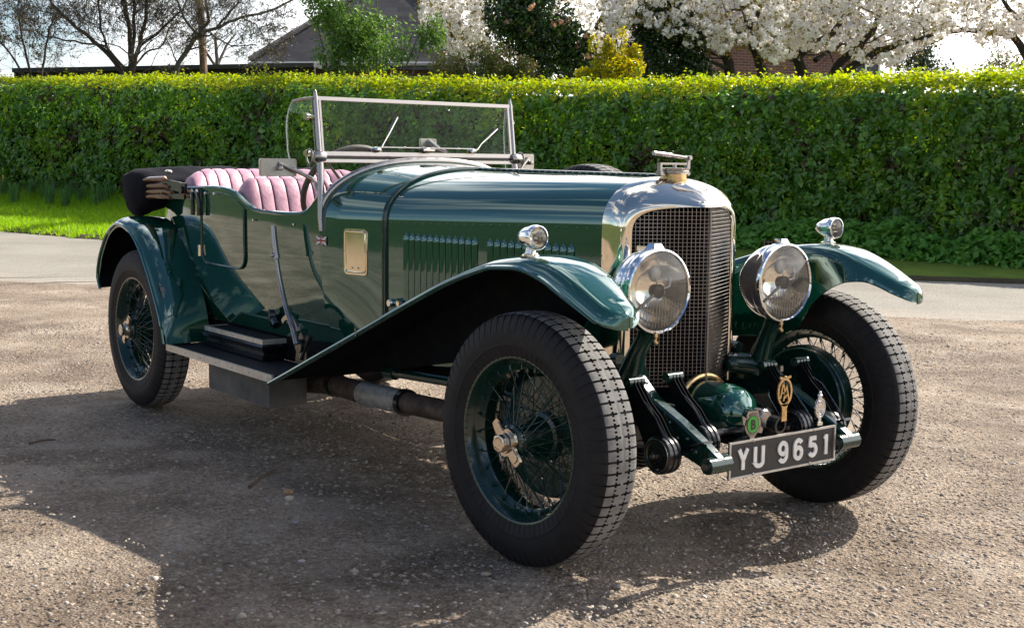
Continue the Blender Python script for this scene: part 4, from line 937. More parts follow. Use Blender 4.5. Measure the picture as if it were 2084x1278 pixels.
cap = MB(); cap.mi = 1; cap.lathe([(0, 0), (0, .050), (.008, .050), (.008, .045), (.026, .045), (.026, 0)], (-.104, 0, 1.262), (0, 0, 1), 32)
cap.mi = 0; cap.lathe([(.026, 0), (.026, .051), (.029, .054), (.037, .054), (.039, .051), (.045, .052), (.047, .048), (.049, 0)], (-.104, 0, 1.262), (0, 0, 1), 32)
for y in (-.072, .062):
    cap.box((-.104, y, 1.304), (.018, .009, .046)); cap.box((-.104, y*.86, 1.288), (.018, .018, .012)); cap.lathe([(-.013, .0), (-.013, .007), (.013, .007), (.013, 0)], (-.104, y, 1.290), (1, 0, 0), 10)
cap.box((-.104, -.005, 1.324), (.014, .138, .007)); cap.tube([(-.104, 0, 1.322), (-.104, 0, 1.309)], .008, 10)
cap.box((-.104, .069, 1.326), (.012, .010, .040)); cap.lathe([(-.014, .0), (-.014, .008), (.014, .008), (.014, 0)], (-.104, .069, 1.346), (1, 0, 0), 10)
cap.tube([(-.104, .069, 1.345), (-.104, -.02, 1.354)], .0062, 8); cap.tube([(-.104, -.018, 1.354), (-.104, -.104, 1.361)], .0082, 12)
cap.build('filler_cap', [DULLN, BRASS], shell)
wb = MB()
def roofpt(a, y):    # a runs forward down the top of the shell
    return V(-.062+a*.098, y, 1.264-a*.052-.9*y*y)+V(.003, 0, .0045)
for s in (-1, 1):
    top_ = [(y, .30-.10*math.sin(PI*y/.085)) for y in np.linspace(.006, .085, 9)]; bot = []
    for k in range(7): y = .083-.075*k/6; bot.append((y, .44+.42*(1-y/.085)**.8+(.035 if k % 2 else 0)))
    q = [roofpt(a, s*y) for y, a in top_]+[roofpt(a, s*y) for y, a in bot]; n = len(q)
    wb.add(q+[p-V(.002, 0, .006) for p in q], [tuple(range(n)), tuple(range(2*n-1, n-1, -1))]+[(i, n+i, n+(i+1) % n, (i+1) % n) for i in range(n)])
wb.build('winged_badge', DULLN, shell, smooth=None)

# ---- wings
EDX = [-1.765, -1.713, -1.301, -.93, -.568, -.411, -.234, -.122, .012, .14, .238, .326, .40, .46]
EDZ = [.368, .388, .553, .702, .847, .907, .962, .987, .994, .970, .930, .888, .853, .832]
ZE = pch(EDX, EDZ)
HC = pch([-1.8, -1.3, -.6, -.2, 0, .13, .27, .46], [.003, .012, .018, .022, .030, .045, .056, .050])
YI = pch([-1.8, -1.2, -.6, 0, .2, .30, .385, .46], [.50, .50, .53, .555, .56, .578, .612, .64])
YO = pch([-1.8, .25, .385, .46], [.80, .80, .792, .785])
ZI = pch([-1.8, -1.72, -1.2, -.84, -.6, -.338, -.058, .015, .036, .083, .182, .238, .304, .345, .40, .46], [.36, .373, .47, .541, .585, .632, .67, .706, .733, .802, .876, .897, .904, .893, .866, .838])
def wing_profile(x):
    e = ZE(x); h = HC(x); yi = YI(x); yo = YO(x); b_ = min(ZI(x), e+h*.3); f = np.clip((x+.25)/.4, 0, 1); wq = (yo-yi)/.25
    A_ = [(yo-.012*wq, e-.016*wq), (yo-.002*wq, e-.007*wq), (yo, e), (yo-.006*wq, e+.25*h), (yo-.02*wq, e+.5*h), (yo-.045*wq, e+.75*h), (yo-.075*wq, e+.93*h), (yo-.105*wq, e+h), (yo-.14*wq, e+h*.99), (yi+.075*wq, e+h*.93), (yi+.045*wq, e+h*.75), (yi+.022*wq, e+h*.45), (yi+.008*wq, e+h*.1)]
    B_ = [(yo-.010, e-.010), (yo-.001, e-.006), (yo, e), (yo-.010, e+.40*h), (yo-.019, e+.72*h), (yo-.030, e+.86*h), (yo-.050, e+.93*h), (yo-.085, e+.985*h), (yo-.12*wq, e+h), (yi+.062*wq, e+h*.96), (yi+.046*wq, e+h*.88), (yi+.036*wq, e+h*.70), (yi+.026*wq, e+h*.40)]
    pr = [(p[0]*(1-f)+q[0]*f, p[1]*(1-f)+q[1]*f) for p, q in zip(A_, B_)]; y0, low = pr[-1]
    for j in range(1, 6): pr.append((y0+(yi-y0)*j/5, low+(b_-low)*j/5))
    return pr
def wing(s, nm='front_wing'):
    rows = [[V(x, s*y, z) for y, z in wing_profile(x)] for x in list(np.linspace(-1.76, -.5, 26))+list(np.linspace(-.46, .385, 40))]
    for ph in (10, 20, 30, 40, 50, 59, 67, 74, 80, 85, 88.5):
        x = .385+.064*math.sin(R(ph)); pr = wing_profile(x); k = math.cos(R(ph))**.92; pq = []
        for j, (y, z) in enumerate(pr):
            e = ZE(x); top_ = 1-.30*math.sin(R(ph))**3; z2 = e+(z-e)*top_ if z > e else z
            z2 = z2*(1)+(e-.005-z2)*(math.sin(R(ph))**4 if j > 12 and j > 14 else 0)*.8
            pq.append(V(x, s*(.703+(y-.703)*k), z2))
        rows.append(pq)
    mb = MB().shell(rows, .0055*s, 1); wg = mb.build(nm, [GREEN, DULL], car, smooth=78)
    MB().tube([r[1]+V(0, s*.002, -.002) for r in rows[:-10]], [.0085*min(1, max(.12, (.42-r[1][0])/.2)) for r in rows[:-10]], 8).build('beading', GREEN, wg)
    return wg, rows
for s in (-1, 1):
    wg, rows = wing(s)
    mb = MB(); mb.box((-1.0, s*.803, .668), (.014, .008, .03)); mb.build('fixing_bolt', GREENCH, wg)
# rear wings
RP = [(-2.935, .392), (-2.975, .50), (-3.075, .656), (-3.145, .75), (-3.235, .848), (-3.38, .943), (-3.55, .978), (-3.70, .930), (-3.80, .845), (-3.87, .75), (-3.895, .67), (-3.86, .60)]
dists = np.concatenate([[0], np.cumsum(np.hypot(*np.diff(np.array(RP), axis=0).T))]); PX = pch(dists, [p[0] for p in RP]); PZ = pch(dists, [p[1] for p in RP])
for s in (-1, 1):
    rows = []; ee = []
    for d_ in np.linspace(0, dists[-1], 64):
        x, z = PX(d_), PZ(d_); nrm_ = unit(V(x+3.42, 0, z-.46)); f = np.clip((d_/dists[-1]), 0, 1); hh_ = .038*np.clip(d_/.25, .1, 1)*np.clip((dists[-1]-d_)/.12, .25, 1)
        c = V(x, 0, z); row = []
        for y, k in ((.792, -.55), (.799, -.2), (.80, 0), (.796, .25), (.784, .5), (.762, .75), (.735, .92), (.70, 1), (.66, 1.0), (.62, .97), (.585, .9), (.55, .8)):
            row.append(c+nrm_*hh_*k+V(0, s*y, 0))
        rows.append(row); ee.append(c+V(0, s*.800, 0)-nrm_*.004)
    wg = MB().shell(rows, -.006*s, 1).build('rear_wing', [GREEN, DULL], car, smooth=55)
    MB().tube(ee, .009, 8).build('beading', GREEN, wg)
    # inner wheel arch panel
    mb = MB(); q = [V(p[-1][0], s*.552, p[-1][2]) for p in rows]; mb.grid([q, [V(a[0]*.5-1.69, s*.552, max(.42, a[2]*.45+.2)) for a in q]]); mb.build('inner_arch', DULL, wg, smooth=None)

# ---- running boards, step box, under-board box
for s in (-1, 1):
    rb = MB().box((-2.385, s*.632, .372), (1.18, .27, .022)).build('running_board', MAT_RUB, car)
    mb = MB(); mb.box((-2.37, s*.773, .373), (1.19, .012, .034)); 
    for i in range(7): mb.ball((-2.9+i*.18, s*.779, .373), .005, 8)
    mb.build('trim', ALU, rb)
    MB().box((-2.36, s*.488, .445), (1.36, .012, .125)).build('valance', DULL, rb, smooth=None)
    if s < 0:
        tb = MB(); zz = [(.386, 0), (.390, .012), (.408, .014), (.414, 0), (.425, 0), (.432, .010), (.452, .016), (.462, .006), (.464, 0)]
        # X range -2.87..-2.2, y -.61..-.40
        rows = [[V(-2.52+sx*(.325+o), -.515+sy*(.095+o), z) for sx, sy in ((-1, -1), (1, -1), (1, 1), (-1, 1))] for z, o in zz]
        tb.grid(rows, cu=True); tb.add(rows[-1], [(0, 1, 2, 3)]); box = tb.build('step_box', BLACK, car, smooth=25)
        m2 = MB()
        for a, b_, d_ in (((-2.52, -.612, .474), (.66, .014, .022), 0), ((-2.52, -.418, .474), (.66, .014, .022), 0), ((-2.843, -.515, .474), (.014, .18, .022), 0), ((-2.197, -.515, .474), (.014, .18, .022), 0)): m2.box(a, b_)
        for x in (-2.75, -2.52, -2.29): m2.ball((x, -.6195, .474), .004, 8)
        m2.build('edging', ALU, box)
        m2 = MB(); m2.box((-2.52, -.515, .472), (.632, .18, .016))
        for i in range(12): m2.box((-2.52, -.59+.0137*i, .481), (.625, .006, .004))
        m2.build('tread_mat', MAT_RUB, box, smooth=None)
    ub = MB(); ub.box((-2.30, s*.60, .283), (.66, .19, .155)); ub.box((-2.30, s*.60, .352), (.68, .2, .02)); ub.build('under_box', GREYBOX, car)

# ---- hand brake
mb = MB(); hp = [(-1.995, 1.030), (-1.985, .97), (-1.966, .90), (-1.945, .83), (-1.925, .775), (-1.89, .70), (-1.845, .63), (-1.81, .585), (-1.775, .52)]
mb.tube([V(x, -.655, z) for x, z in hp[:3]], .0145, 12); hb = mb.build('brake_lever', DULLN, car)
mb = MB(); mb.tube([V(x, -.655, z) for x, z in hp[2:]], [.010, .011, .012, .012, .013, .013, .014], 10, flat=.6); mb.build('lever_arm', DULLN, hb)
mb = MB(); mb.lathe([(0, .016), (.02, .018), (.024, 0)], (-1.967, -.655, .905), (.1, 0, -1), 10); mb.ball((-1.967, -.67, .9), .012, 10); mb.build('collar', DULLN, hb)
mb = MB(); mb.ribbon([(-1.86+.085*math.cos(a), .545+.085*math.sin(a)) for a in np.linspace(2.4, .35, 12)], .022, (0, -.64, 0), (1, 0, 0), (0, 0, 1), .012); mb.build('quadrant', DULLN, hb)
mb = MB(); mb.prism([(-1.84, .43), (-1.73, .43), (-1.745, .55), (-1.79, .57), (-1.82, .53)], (0, -.60, 0), (1, 0, 0), (0, 0, 1), .03); mb.lathe([(0, .03), (.05, .03), (.05, 0)], (-1.775, -.6, .51), (0, -1, 0), 14); mb.tube([(-1.78, -.63, .45), (-1.72, -.62, .56)], .012, 8); mb.build('bracket', BLACK, hb)
mb = MB(); mb.tube([(-2.25, -.53, .55), (-2.18, -.57, .60), (-2.12, -.58, .56)], .02, 8); mb.lathe([(-.012, .0), (-.012, .03), (.012, .03), (.012, 0)], (-2.18, -.575, .60), (.3, 1, 0), 14); mb.build('linkage', BLACK, hb)

# ---- chassis, axles, springs, exhaust
mb = MB()
for s in (-1, 1): mb.box((-1.9, s*.36, .50), (3.9, .06, .13)); 
for x in (-.5, -1.6, -2.8, -3.7): mb.box((x, 0, .5), (.08, .7, .1))
mb.box((-2.4, 0, .47), (2.6, .8, .02)); mb.box((-.75, 0, .62), (1.1, .42, .42)); mb.box((-.8, 0, .38), (.8, .26, .2))
mb.box((-3.95, 0, .62), (.35, .7, .25))
mb.build('chassis', DULL, car, smooth=None)
mb = MB(); mb.tube([(0.0, y, .40-.045*math.exp(-(y/.42)**8)) for y in np.linspace(-.62, .62, 25)], .032, 10, flat=1.2); mb.box((0, -.3, .40), (.12, .07, .05)); mb.box((0, .3, .40), (.12, .07, .05)); mb.tube([(-.1, -.58, .36), (-.1, .58, .36)], .014, 8)
mb.build('front_axle', BLACK, car)
mb = MB(); mb.tube([(-WB, y, RW) for y in np.linspace(-.62, .62, 25)], [.045+.09*math.exp(-(y/.13)**2) for y in np.linspace(-.62, .62, 25)], 14); mb.build('rear_axle', DULL, car)
for s in (-1, 1):
    for x0, x1, zc, zb in ((-.45, .44, .44, .36), (-WB-.5, -WB+.5, .50, .36)):
        mb = MB()
        for i in range(7):
            f = 1-i*.12; mb.box
            mb.tube([(x0+(x1-x0)*(.5+(t-.5)*f), s*.345, zb-.012*i+(zc-zb)*((2*(t-.5)*f)**2)) for t in np.linspace(0, 1, 14)], .024, 6, flat=.22)
        mb.box(((x0+x1)/2, s*.345, zb-.04), (.1, .075, .09)); mb.build('leaf_spring', BLACK, car)
ex = MB(); ep = [V(-2.6, -.42, .24), V(-2.19, -.42, .256), V(-1.88, -.42, .302), V(-1.85, -.42, .305)]; ex.tube(ep, [.035, .036, .046, .05], 16); ex.tube([V(-1.85, -.42, .305), V(-1.60, -.42, .303)], .048, 18)
ex.tube([V(-1.24, -.42, .316), V(-.7, -.40, .330), V(-.45, -.33, .42), V(-.3, -.26, .6)], .046, 16); exh = ex.build('exhaust_pipe', IRON, car)
mb = MB(); mb.lathe([(0, .049), (0, .0525), (.33, .0525), (.33, .049)], (-1.595, -.42, .303), unit(V(.35, 0, .013)), 20)
for x in (-1.56, -1.30):
    for a in (200, 300): mb.ball((x, -.42+.052*math.cos(R(a)), .305+.052*math.sin(R(a))), .008, 8)
mb.build('sleeve', SLEEVE, exh)
mb = MB(); mb.tube([V(-1.865, -.42, .304), V(-1.84, -.42, .304)], .057, 16); mb.tube([V(-1.265, -.42, .315), V(-1.235, -.42, .316)], .058, 16); mb.build('clamp', BLACK, exh)
mb = MB(); mb.tube([(-1.25, -.50, .452), (-.5, -.55, .50), (-.06, -.57, .47)], .019, 10); mb.lathe([(-.03, .0), (-.03, .028), (.04, .028), (.04, 0)], (-1.24, -.50, .452), (1, 0, .03), 12); mb.build('drag_link', GREENCH, car)

# ---- dumb irons, dampers, lamp brackets, dynamo
for s in (-1, 1):
    d0 = MB(); rows = []
    for x, zt, zb, wv in ((-.30, .60, .46, .05), (.02, .61, .45, .052), (.09, .605, .44, .053), (.125, .575, .435, .053), (.17, .542, .42, .053), (.30, .486, .385, .050), (.42, .425, .350, .046), (.455, .405, .345, .043), (.475, .392, .350, .04)):
        rows.append([V(x, s*(.32-wv/2), zb), V(x, s*(.32+wv/2), zb), V(x, s*(.32+wv/2), zt-.008), V(x, s*(.32+wv/2-.008), zt), V(x, s*(.32-wv/2+.008), zt), V(x, s*(.32-wv/2), zt-.008)])
    d0.grid(rows, cu=True); d0.add(rows[-1], [tuple(range(6))]); d0.lathe([(-.048, 0), (-.048, .027), (.048, .027), (.048, 0)], (.458, s*.32, .368), (0, 1, 0), 20)
    di = d0.build('dumb_iron', GREENCH, car, smooth=30)
    for x, z in ((.26, .475), (.345, .435), (.30, .43), (.22, .46), (.385, .40)):
        for q in (-1, 1): MB().ball((x, s*.32+q*.026, z), .009, 8).build('bolt', GREENCH, di)
    mb = MB(); mb.lathe([(-.06, 0), (-.06, .012), (.06, .012), (.06, 0)], (.458, s*.32, .368), (0, 1, 0), 8); mb.build('shackle_pin', DULLN, di)
    # friction dampers each side of the dumb iron
    for yy in (.235, .412):
        out = 1 if yy > .3 else -1
        c = V(.302, s*yy, .384+(.02 if yy < .3 else 0)); dm = MB(); dm.lathe([(-.030, 0), (-.030, .055), (-.026, .062), (-.016, .064), (-.014, .060), (-.008, .060), (-.006, .064), (.004, .064), (.006, .060), (.012, .060), (.014, .064), (.024, .063), (.030, .054), (.030, .048), (.026, .044), (.026, .022), (.034, .020), (.034, 0)], c, (0, s*out, 0), 36)
        da = dm.build('damper', BLACK, car, smooth=30)
        mb = MB(); p0 = V(.159, s*yy, .603)
        for k, o in enumerate((-.016, 0, .016)):
            yv = V(0, s*o, 0); sv = V(.018*(k-1), 0, .010*(k-1)) if True else 0
            pts = [p0+V(.004, s*o*.35, -.012), p0+(c-p0)*.25+V(.022*(k-1)*.5, s*o*.6, .012*(k-1)*.5), p0+(c-p0)*.42+V(.034*(k-1), s*o, .022*(k-1)), c+V(.040*(k-1), s*o, .026*(k-1)+.03)]
            mb.tube(pts, .0022, 5)
        mb.build('arm', DULLN, da)
        ld = c-p0; ln_ = math.hypot(ld[0], ld[2]); ux = ld[0]/ln_; uz = ld[2]/ln_
        bl = [(-.016, .012), (.0, .018), (.03, .018), (.09, .026), (.15, .046), (ln_, .056), (ln_, -.05), (.14, -.044), (.08, -.026), (.03, -.018), (0, -.018), (-.016, -.012)]
        bl = [(a*ux-b__*uz, a*uz+b__*ux) for a, b__ in bl]
        for o in (-.017, -.0015, .014): MB().prism(bl, p0+V(0, o+.0035, 0), (1, 0, 0), (0, 0, 1), .0035).build('friction_blade', DULL, da, smooth=None)
        mb = MB(); mb.lathe([(-.034, 0), (-.034, .018), (.034, .018), (.034, 0)], p0, (0, 1, 0), 14); mb.lathe([(-.042, 0), (-.042, .009), (.042, .009), (.042, 0)], p0, (0, 1, 0), 6); mb.build('pivot', GREENCH, da)
        mb = MB(); mb.lathe([(.030, .056), (.0315, .056), (.0315, .053), (.030, .053)], c, (0, s*out, 0), 36); mb.lathe([(.034, 0), (.034, .013), (.044, .012), (.044, .0)], c, (0, s*out, 0), 6); mb.lathe([(.044, .006), (.055, .006), (.055, 0)], c, (0, s*out, 0), 8); mb.build('nut', DULLN, da)
    # lamp bracket
    mb = MB(); mb.tube([(.03, s*.33, .56), (.04, s*.328, .60), (.07, s*.322, .68), (.10, s*.316, .735), (.115, s*.314, .765)], [.055, .045, .033, .030, .036], 14)
    mb.tube([(.04, s*.33, .575), (-.0, s*.28, .585), (-.01, s*.245, .588)], [.045, .042, .038], 14); mb.tube([(-.01, s*.245, .588), (-.012, s*.215, .588), (-.012, s*.20, .588)], [.038, .030, .008], 14)
    mb.box((.03, s*.335, .55), (.15, .075, .035)); mb.lathe([(-.02, 0), (-.02, .022), (.02, .022), (.02, 0)], (-.06, s*.3, .64), (1, 0, 0), 12)
    lb = mb.build('lamp_bracket', GREENCH, car, smooth=40)
    for dx, dy in ((-.05, .02), (.08, -.02), (.09, .02)): MB().lathe([(0, .010), (.02, .010), (.022, 0)], (.03+dx, s*(.335+dy), .566), (0, 0, 1), 6).build('bolt', DULLN, lb)
mb = MB(); mb.tube([(.424, -.31, .372), (.424, .31, .372)], .019, 12); mb.build('cross_tube', GREENCH, car)
dy = MB(); dy.lathe([(-.10, .0), (-.10, .086), (.02, .086), (.02, .0965), (.125, .0965), (.135, .0955), (.17, .090), (.197, .077), (.21, .058), (.216, .046), (.225, .032), (.245, .026), (.26, .026), (.262, 0)], (.065, 0, .466), (1, 0, 0), 40)
dyn = dy.build('dynamo', GREEN, car, smooth=30)
mb = MB(); mb.lathe([(.256, 0), (.256, .025), (.262, .034), (.30, .034), (.306, .029), (.307, 0)], (.065, 0, .466), (1, 0, 0), 24); mb.build('starting_dog', DULLN, dyn)
mb = MB(); mb.tube([V(.075, .118*math.sin(a)*1.02, .462+.115*math.cos(a)*(1.0)) for a in np.linspace(-1.35, 1.35, 16)], .010, 8); mb.tube([V(.075, .115, .49), V(.07, .135, .475)], .010, 8); mb.build('apron_edge', BRASS, dyn)
mb = MB(); mb.box((.15, 0, .385), (.32, .18, .02)); mb.tube([(.28, -.33, .42), (.28, .33, .42)], .012, 8); mb.build('apron', BLACK, car)
tow = MB(); tow.lathe([(-.02, .020), (-.02, .028), (.02, .028), (.02, .020)], (.43, -.015, .461), (1, 0, -.05), 20, closed=True); tow.tube([(.41, .01, .45), (.35, .02, .40)], .014, 8); tow.build('starting_handle_guide', BLACK, car)

# ---- number plate and badges
PX0, PYc, PZ0, PZ1, PW = .4537, 0.0, .3084, .4309, .2631
pm = MB(); pm.mi = 1; pm.box((PX0-.003, 0, (PZ0+PZ1)/2), (.004, 2*PW, PZ1-PZ0))
pm.mi = 0
for z in (PZ0+.003, PZ1-.003): pm.box((PX0+.0005, 0, z), (.006, 2*PW, .007))
for y in (-PW+.0035, PW-.0035): pm.box((PX0+.0005, y, (PZ0+PZ1)/2), (.006, .007, PZ1-PZ0-.0135))
plate = pm.build('number_plate', [ALU, PLATEBK], car, smooth=None)
def arcp(cx, cy, rx, ry, a0, a1, n=14): return [(cx+rx*math.cos(R(a0+(a1-a0)*k/n)), cy+ry*math.sin(R(a0+(a1-a0)*k/n))) for k in range(n+1)]
ch = {'Y': [[(0.04, 1), (.27, .47), (.27, 0)], [(.50, 1), (.27, .47)]],
      'U': [[(.06, 1), (.06, .24)]+arcp(.28, .24, .22, .19, 180, 360)+[(.50, 1)]],
      '9': [arcp(.27, .68, .205, .27, 0, 360, 24), [(.475, .68), (.475, .45)]+arcp(.27, .32, .205, .27, 0, -150, 14)],
      '6': [arcp(.27, .32, .205, .27, 0, 360, 24), [(.065, .32), (.065, .55)]+arcp(.27, .68, .205, .27, 180, 30, 14)],
      '5': [[(.48, .925), (.07, .925)], [(.135, .93), (.105, .50)], arcp(.26, .34, .205, .265, 132, -150, 18)],
      '1': [[(.28, 0), (.28, 1)], [(.28, .955), (.15, .80)]]}
ht = .083; lt = MB(); x = {'Y': -.222, 'U': -.147, '9': -.030, '6': .047, '5': .120, '1': .190}
for c, y in x.items():
    for st_ in ch[c]:
        nst = ch[c].index(st_)
        lt.ribbon([(y+(a-.27)*ht*1.02+.024, PZ0+.0265+b_*(ht-.014)) for a, b_ in st_], .0150, (PX0-.001, 0, 0), (0, 1, 0), (0, 0, 1), .0045+.0005*nst)
lt.build('lettering', WHITEP, plate, smooth=None, fix=False)
mb = MB()
for y, z in ((-.15, PZ1-.006), (.15, PZ1-.006), (-.15, PZ0+.006), (.13, PZ0+.006)): mb.ball((PX0+.003, y, z), .0055, 10, (.6, 1, 1))
mb.build('screw', DULLN, plate)
Y_, Z_ = (0, 1, 0), (0, 0, 1)
# round green B badge
bc = V(PX0-.002, -.155, .480); bm_ = MB(); ring = [(.036*math.cos(a)*(1+.06*math.cos(4*a)), .042*math.sin(a)) for a in np.linspace(0, 2*PI, 33)[:-1]]
bm_.mi = 0; bm_.prism(ring, bc-V(.003, 0, 0), Y_, Z_, .005)
for s in (-1, 1): bm_.prism([(s*.026, .020), (s*.050, .028+.006*(s < 0)), (s*.046, .006), (s*.034, -.004)] if s < 0 else [(s*.026, -.030), (s*.034, -.008), (s*.050, -.020), (s*.044, -.034)], bc-V(.003, 0, 0), Y_, Z_, .005)
bm_.box(bc-V(.001, 0, .045), (.005, .022, .016)); bm_.prism([(-.03, .028), (.03, .028), (.024, .045), (-.024, .045)], bc-V(.003, 0, 0), Y_, Z_, .0048)
bm_.mi = 1; bm_.prism([(.026*math.cos(a), .028*math.sin(a)) for a in np.linspace(0, 2*PI, 33)[:-1]], bc, Y_, Z_, .0035)
bm_.mi = 2; bm_.prism([(.029*math.cos(a), .031*math.sin(a)) for a in np.linspace(0, 2*PI, 33)[:-1]], bc, Y_, Z_, .0030)
put_text(bm_, 'B', .044, bc+V(.0036, 0, -.0155), Y_, Z_, .0006, None, .0016)
put_text(bm_, 'BENTLEY', .0095, bc+V(.0022, 0, 0), Y_, Z_, .0004, .0325); put_text(bm_, 'DRIVERS CLUB', .0075, bc+V(.0022, 0, 0), Y_, Z_, .0004, -.0375)
tag(bm_.build('club_badge', [DULLN, LIME, BLACK], car, smooth=30, fix=False), 'silver badge with a green enamel centre and letter B')
# pierced brass AA badge
ac = V(PX0-.004, -.004, .572); am = MB(); el = [(.032*math.cos(a), .044*math.sin(a)) for a in np.linspace(0, 2*PI, 41)[:-1]]
am.ribbon(el, .008, ac, Y_, Z_, .005, closed=True)
def seg(a, b_, wd_=.0055): am.ribbon([a, b_], wd_, ac, Y_, Z_, .0045)
for dx, dz in ((-.008, .006), (.008, -.004)):
    seg((-.013+dx, -.026+dz), (dx, .028+dz)); seg((.013+dx, -.026+dz), (dx, .028+dz)); seg((-.008+dx, -.008+dz), (.008+dx, -.008+dz), .004)
am.prism([(-.017, -.040), (.017, -.040), (.011, -.058), (.013, -.098), (-.013, -.098), (-.011, -.058)], ac, Y_, Z_, .005)
am.prism([(-.004, .044), (.004, .044), (.006, .05), (.028, .054), (.026, .046), (.010, .044)], ac, Y_, Z_, .006); am.prism([(.004, .044), (-.004, .044), (-.010, .044), (-.026, .046), (-.028, .054), (-.006, .05)][::-1], ac, Y_, Z_, .006)
am.ball(ac+V(.003, 0, .05), .006, 10)
tag(am.build('club_badge', BRASS, car, smooth=30, fix=False), 'pierced brass oval badge with interlaced letters A')
# oval silver badge with a crown
uc = V(PX0-.004, .178, .500); um = MB(); um.prism([(.026*math.cos(a), .036*math.sin(a)) for a in np.linspace(0, 2*PI, 37)[:-1]], uc, Y_, Z_, .004)
um.ribbon([(.0235*math.cos(a), .033*math.sin(a)) for a in np.linspace(0, 2*PI, 37)[:-1]], .004, uc+V(.004, 0, 0), Y_, Z_, .003, closed=True); um.ribbon([(.0145*math.cos(a), .0225*math.sin(a)) for a in np.linspace(0, 2*PI, 31)[:-1]], .003, uc+V(.004, 0, 0), Y_, Z_, .003, closed=True)
um.ribbon([(-.007, .012), (-.007, -.004)]+arcp(0, -.004, .007, .008, 180, 360, 8)+[(.007, .012)], .0045, uc+V(.004, 0, 0), Y_, Z_, .003)
um.ball(uc+V(.002, 0, .042), .011, 12, (.7, 1, .8)); um.ball(uc+V(.002, 0, .053), .006, 10); um.box(uc+V(.001, 0, -.042), (.008, .014, .018)); um.box(uc+V(.001, 0, -.055), (.012, .026, .012))
for k in range(16):
    a = k*PI/8; um.ball(uc+V(.005, .019*math.cos(a), .0278*math.sin(a)), .0018, 6)
tag(um.build('club_badge', CHROME, car, smooth=40, fix=False), 'silver oval badge topped by a crown with letter U')

# ---- headlamps and wing lamps
for s in (-1, 1):
    c = V(.158, s*.312, .900); fx = V(1, 0, 0)
    hm = MB(); hm.lathe([(.004, .131), (.010, .136), (.008, .142), (-.004, .1455), (-.022, .146), (-.030, .143), (-.034, .140), (-.05, .140), (-.085, .130), (-.125, .104), (-.155, .072), (-.175, .036), (-.18, .0)], c, fx, 56)
    hl = hm.build('headlight', CHROME, car, smooth=28)
    mb = MB(); mb.lathe([(-.002, .132), (-.010, .128), (-.030, .118), (-.055, .098), (-.078, .072), (-.094, .04), (-.10, 0)], c, fx, 40); mb.build('reflector', REFL, hl, smooth=60)
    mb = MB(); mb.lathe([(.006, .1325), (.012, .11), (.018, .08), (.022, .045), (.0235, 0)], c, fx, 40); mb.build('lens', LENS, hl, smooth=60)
    mb = MB()
    for a in (212, 328): mb.tube([c+V(-.002, .02*math.cos(R(a)), .02*math.sin(R(a))), c+V(-.004, .122*math.cos(R(a)), .122*math.sin(R(a)))], .0055, 8)
    mb.tube([c+V(-.004, .018, .006), c+V(-.004, .05, .012), c+V(-.004, .058, .035), c+V(-.004, .053, .05)], [.006, .008, .007, .003], 8)
    mb.tube([c+V(-.006, 0, 0), c+V(-.01, 0, .05)], .003, 6); mb.build('strut', DULLN, hl)
    mb = MB(); mb.lathe([(-.025, .0), (-.025, .022), (.004, .024), (.008, .018), (.008, 0)], c, fx, 20); mb.build('bulb_shield', mat('lamp shield grey', (.07, .065, .06), .4, .6) if s < 0 else bpy.data.materials['lamp shield grey'], hl)
    mb = MB(); mb.ball(c+V(-.022, -.002*s, .058), .026, 16, (.55, 1, 1.1)); mb.build('bulb', FROST, hl, smooth=60)
    mb = MB()
    for i in range(15):
        y = -.098+i*.014; z0 = -math.sqrt(max(0, .122**2-y*y)); z1 = min(-.028-.0*abs(y), -.02-.25*abs(y))
        if z0 < z1-.01: mb.tube([c+V(.004, y, z0), c+V(.0105, y, z1)], .0017, 4)
    mb.build('fluting', WHITEE, hl, smooth=None, fix=False)
    mb = MB(); mb.box(c+V(-.022, 0, .148), (.05, .05, .022), taper=.6); mb.box(c+V(-.06, 0, .140), (.07, .03, .018)); mb.build('rim_catch', CHROME, hl)
    mb = MB(); mb.tube([c+V(-.01, .0, -.143), c+V(-.008, .0, -.156)], .008, 8); mb.tube([c+V(-.008, 0, -.156), c+V(-.008, .0, -.178)], [.006, .0045], 8); mb.ball(c+V(-.008, -.004, -.170), .007, 8); mb.ball(c+V(-.008, .004, -.176), .007, 8); mb.build('wing_nut', BRASS, hl)
    c = V(.035, s*.735, 1.083); sl = MB(); sl.lathe([(.004, .034), (.010, .037), (.009, .040), (.0, .0415), (-.012, .0415), (-.018, .0395), (-.045, .035), (-.075, .022), (-.092, .009), (-.096, 0)], c, fx, 36); slm = sl.build('wing_lamp', CHROME, car, smooth=35)
    mb = MB(); mb.lathe([(.004, .035), (-.006, .032), (-.028, .018), (-.034, 0)], c, fx, 24); mb.build('reflector', REFL, slm, smooth=60)
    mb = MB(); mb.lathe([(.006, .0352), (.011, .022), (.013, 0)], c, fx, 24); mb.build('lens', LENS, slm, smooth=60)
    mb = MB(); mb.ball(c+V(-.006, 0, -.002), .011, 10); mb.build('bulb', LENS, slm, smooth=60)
    mb = MB(); b0 = c+V(-.03, 0, -.05); mb.lathe([(-.012, .0), (-.012, .030), (-.006, .030), (-.002, .019), (.02, .015), (.02, 0)], b0, (0, 0, 1), 20)
    for dx, dy_ in ((-.022, .01), (.022, -.012), (.0, .024), (0, -.024)): mb.ball(b0+V(dx, dy_, -.004), .0045, 8)
    mb.build('pedestal', NICKEL, slm); mb = MB(); mb.lathe([(-.018, .0), (-.018, .036), (-.011, .034), (-.011, 0)], b0, (0, 0, 1), 20); mb.build('pad', MAT_RUB, slm)

